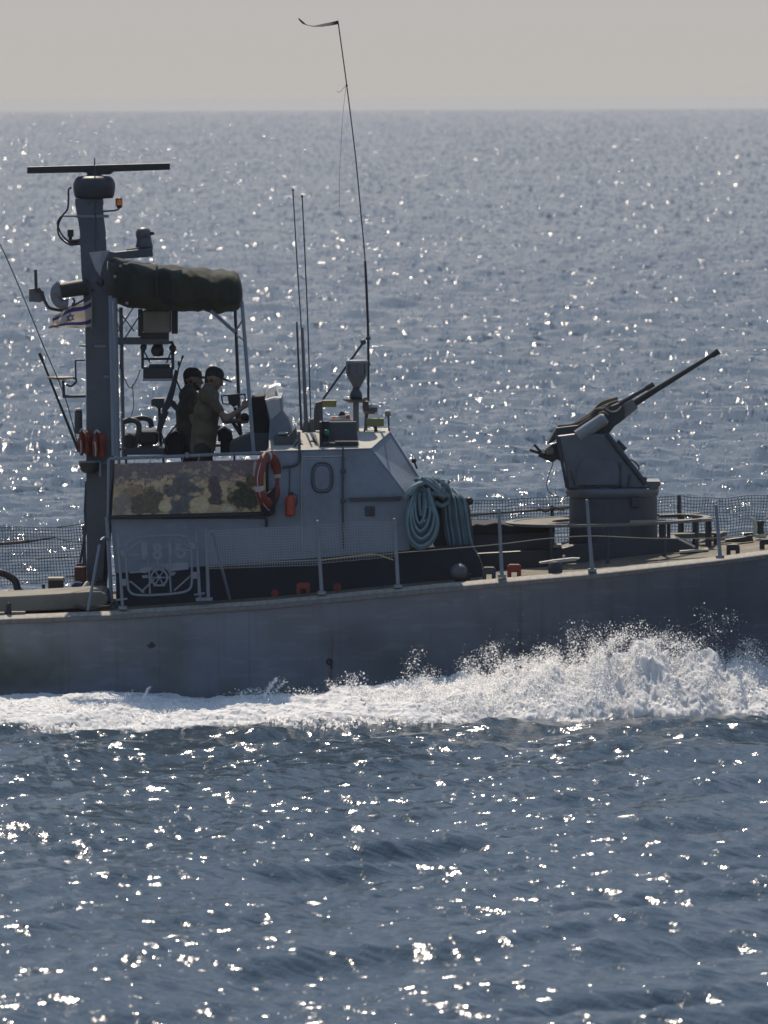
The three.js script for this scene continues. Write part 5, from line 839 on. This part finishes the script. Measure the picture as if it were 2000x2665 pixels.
// ---------- bow wave: foam ridge, lumps and flying spray ----------
{
  const TOPY = [[-700, 1862], [0, 1846], [100, 1843], [250, 1839], [380, 1832], [480, 1838], [560, 1838], [690, 1831], [760, 1834], [850, 1829], [950, 1816], [1050, 1804], [1150, 1790], [1250, 1774], [1330, 1752], [1400, 1756], [1480, 1748], [1560, 1730], [1650, 1716], [1720, 1720], [1800, 1720], [1880, 1730], [1950, 1750], [2050, 1768], [2300, 1800]];
  const FRONT = [[-700, 6.2], [0, 6.3], [300, 6.6], [600, 6.8], [900, 6.3], [1100, 5.9], [1500, 5.4], [1800, 4.9], [2000, 4.4], [2300, 3.4]];          // how far out from the centreline the foam reaches
  const BACK = [[-700, 2.2], [700, 2.1], [1200, 1.8], [1600, 1.45], [2000, 1.1], [2300, .8]];
  const crest = (x) => interp(BACK, x) * .42 + interp(FRONT, x) * .58;
  const crestH = (x) => P(x, interp(TOPY, x), crest(x)).y;
  const foam = new THREE.MeshPhysicalMaterial({ color: new THREE.Color().setRGB(.95, .94, .92), roughness: .95, transmission: .5, thickness: 0, side: THREE.DoubleSide, bumpMap: texture(512, 512, (u, v) => 60 + fbm(u * 16, v * 16, 4, 16, 66) * 180 - (vnoise(u * 60, v * 60, 60, 3) > .75 ? 40 : 0), false), bumpScale: .006 });
  const foamH = (x, z) => {
    const b = interp(BACK, x), f = interp(FRONT, x) + 1.1 * (fbm(x * .016, 3, 4, 0, 31) - .5), c = crest(x), h = crestH(x) * (.62 + .76 * fbm(x * .018, 7, 4, 0, 33));
    const X = x / 200; let s;
    if (z < c) { s = (z - b) / (c - b); s = .12 + .88 * Math.sin(Math.max(0, Math.min(1, s)) * Math.PI / 2) ** 1.3; } else { s = Math.max(0, (f - z) / (f - c)); s = s * s * (3 - 2 * s) * .55 + .45 * Math.sqrt(s); }
    const r1 = 1 - Math.abs(2 * fbm(X * 1.6 + 9, z * 1.3, 4, 0, 17) - 1), r2 = 1 - Math.abs(2 * fbm(X * 7, z * 6, 3, 0, 19) - 1), r3 = vnoise(X * 30, z * 26, 0, 23), r4 = vnoise(X * 70, z * 60, 0, 29);
    const edge = Math.min(1, (f - z) * 2.2 + .9 * (fbm(X * 5, z * 4, 3, 0, 39) - .5));
    return h * s * (.72 + .36 * r1 * r1) + (.06 * (r2 - .6) + .011 * (r3 - .5) + .005 * (r4 - .5)) * Math.max(.15, edge) * (.6 + .8 * h) - .015 - .14 * Math.max(0, .25 - edge);
  };
  const g = grid(1500, 230, (u, v) => { const x = -700 + 3000 * u, b = interp(BACK, x) - .25, f = interp(FRONT, x) + .4, z = b + (f - b) * v; const p = P(x, 1800, z); swell(p.x, z, .15); return V(p.x + .06 * (vnoise(x / 9, z * 9, 0, 6) - .5), foamH(x, z) + sw.h * .95 + .012, z + .08 * (vnoise(x / 8, z * 8, 0, 8) - .5)); }, false);
  part(scene, 'foam', [g], foam, { kind: 'stuff', label: 'thick white foam of the bow wave rolling along the hull', category: 'foam' });
  // flying spray: droplets and torn lumps
  const drop = (() => {                                 // a torn scrap of water: a small cupped flake
    const q = new THREE.BufferGeometry(), p = [0, .35, 0]; for (let i = 0; i < 6; i++) { const a = i * 1.0472, r = .75 + .5 * hash(i, 3); p.push(Math.cos(a) * r, -.25 + .3 * hash(i, 8), Math.sin(a) * r); }
    q.setAttribute('position', new THREE.BufferAttribute(new Float32Array(p), 3)); q.setIndex([0, 1, 2, 0, 2, 3, 0, 3, 4, 0, 4, 5, 0, 5, 6, 0, 6, 1]); q.computeVertexNormals(); return q;
  })();
  const sprayMat = new THREE.MeshPhysicalMaterial({ color: new THREE.Color().setRGB(.96, .95, .93), roughness: .95, transmission: .6, thickness: 0, side: THREE.DoubleSide });
  const mats = [], M = new THREE.Matrix4(), Q = new THREE.Quaternion(), E = new THREE.Euler();
  const add = (x, y, z, r, st = 1) => { E.set(rnd() * 6, rnd() * 6, rnd() * 6); M.compose(V(x, y, z), Q.setFromEuler(E), V(r * st, r * (.7 + .5 * rnd()), r)); mats.push(M.clone()); };
  // lumps hugging the ridge
  for (let i = 0; i < 3000; i++) { const x = -120 + 2250 * rnd(), b = interp(BACK, x), f = interp(FRONT, x), z = b + (f - b) * (.1 + .88 * rnd()), p = P(x, 1800, z), h = foamH(x, z); if (h < .02) continue; add(p.x, h + .02 * rnd() + .05 * rnd() * rnd(), z, .006 + .02 * rnd() ** 2, 1 + rnd()); }
  // broken foam drifting off in front of the ridge
  for (let i = 0; i < 5000; i++) { const x = -120 + 2250 * rnd(), f = interp(FRONT, x) - .15 + .75 * rnd() * rnd(), p = P(x, 1800, f); if (fbm(x * .02, f * 2, 3, 0, 37) < .5) continue; swell(p.x, f, .3); add(p.x, sw.h * .9 + .004, f, .006 + .022 * rnd() ** 3, 1.5 + 2 * rnd()); }
  // the big plume forward and the smaller jets
  const PLUME = [[-100, 6], [300, 10], [420, 16], [650, 12], [700, 22], [760, 15], [820, 14], [1000, 30], [1070, 44], [1120, 30], [1230, 24], [1300, 38], [1360, 42], [1440, 46], [1540, 62], [1600, 66], [1680, 56], [1740, 58], [1840, 52], [1900, 58], [1960, 60], [2050, 44], [2300, 24]];
  for (let i = 0; i < 130000; i++) {
    const x = (rnd() < .75 ? 900 + 1250 * rnd() : -120 + 1100 * rnd()), hp = interp(PLUME, x), a = rnd(), clump = fbm(x * .03, a * 2.2 + x * .002, 4, 0, 13);
    if (clump < .33 + .34 * a) continue;
    const c = crest(x), z = c + (rnd() + rnd() - 1) * 1.1 - a * .4, base = Math.max(0, foamH(x, Math.max(interp(BACK, x), z)));
    const up = hp * mpp(z) * (a * a * 1.9 + a * .6) * (.5 + clump * .9), p = P(x + 14 * gauss(), 1800, z);
    add(p.x - up * .22, base + up, z, .0022 + .009 * rnd() ** 4, 1 + .6 * rnd());
  }
  // torn fuzz of drops standing on the ridge
  for (let i = 0; i < 120000; i++) { const x = (rnd() < .7 ? 980 + 1150 * rnd() : -120 + 1150 * rnd()), b = interp(BACK, x), f = interp(FRONT, x), z = b + (f - b) * (.12 + .8 * rnd()), c = fbm(x * .02, z * 1.6, 4, 0, 57); if (c < .4) continue; const p = P(x, 1800, z), h = foamH(x, z), k = Math.min(1, Math.max(.12, (x - 900) / 700)); if (h < .03) continue; add(p.x, h + (rnd() + .25 * Math.abs(gauss())) * (.02 + .22 * k * Math.max(0, c - .38) * 4) , z, .0028 + .007 * rnd() ** 3, 1 + .6 * rnd()); }
  // separate jets: arcs of drops thrown up
  for (const [x0, y0, x1, y1, n, w] of [[370, 1822, 392, 1787, 160, 6], [55, 1840, 28, 1818, 90, 5], [690, 1812, 722, 1765, 320, 11], [720, 1800, 745, 1768, 120, 10], [1050, 1780, 1095, 1690, 260, 34], [860, 1808, 872, 1780, 220, 12], [1290, 1750, 1380, 1716, 900, 26], [1560, 1700, 1640, 1650, 900, 40], [1580, 1678, 1668, 1628, 420, 34], [1690, 1680, 1750, 1655, 800, 40], [1740, 1680, 1830, 1680, 800, 40], [320, 1818, 350, 1798, 50, 12], [180, 1832, 240, 1812, 40, 12]])
    for (let i = 0; i < n; i++) { const t = rnd(), z = crest(x0) - .2 + .35 * gauss(), s = w * (.3 + .7 * t), p = P(x0 + (x1 - x0) * t + s * gauss() * .5, y0 + (y1 - y0) * t ** .8 + s * gauss() * .35, z); add(p.x, Math.max(.02, p.y), z, .0025 + .008 * rnd() ** 2.5, 1 + .5 * rnd()); }
  // fine mist drops far from the crest
  for (let i = 0; i < 4200; i++) { const x = 500 + 1500 * rnd() ** .6, z = crest(x) - .6 * rnd(), y = interp(TOPY, x) - Math.abs(gauss()) * (18 + 26 * (x > 1200)), p = P(x, y, z); add(p.x, p.y, z, .002 + .0045 * rnd() ** 2); }
  const inst = new THREE.InstancedMesh(drop, sprayMat, mats.length); mats.forEach((m, i) => inst.setMatrixAt(i, m));
  inst.name = 'spray'; inst.userData = { kind: 'stuff', label: 'glittering white spray thrown up by the bow wave', category: 'spray' }; inst.castShadow = inst.receiveShadow = true; scene.add(inst);
}

renderer.render(scene, camera);
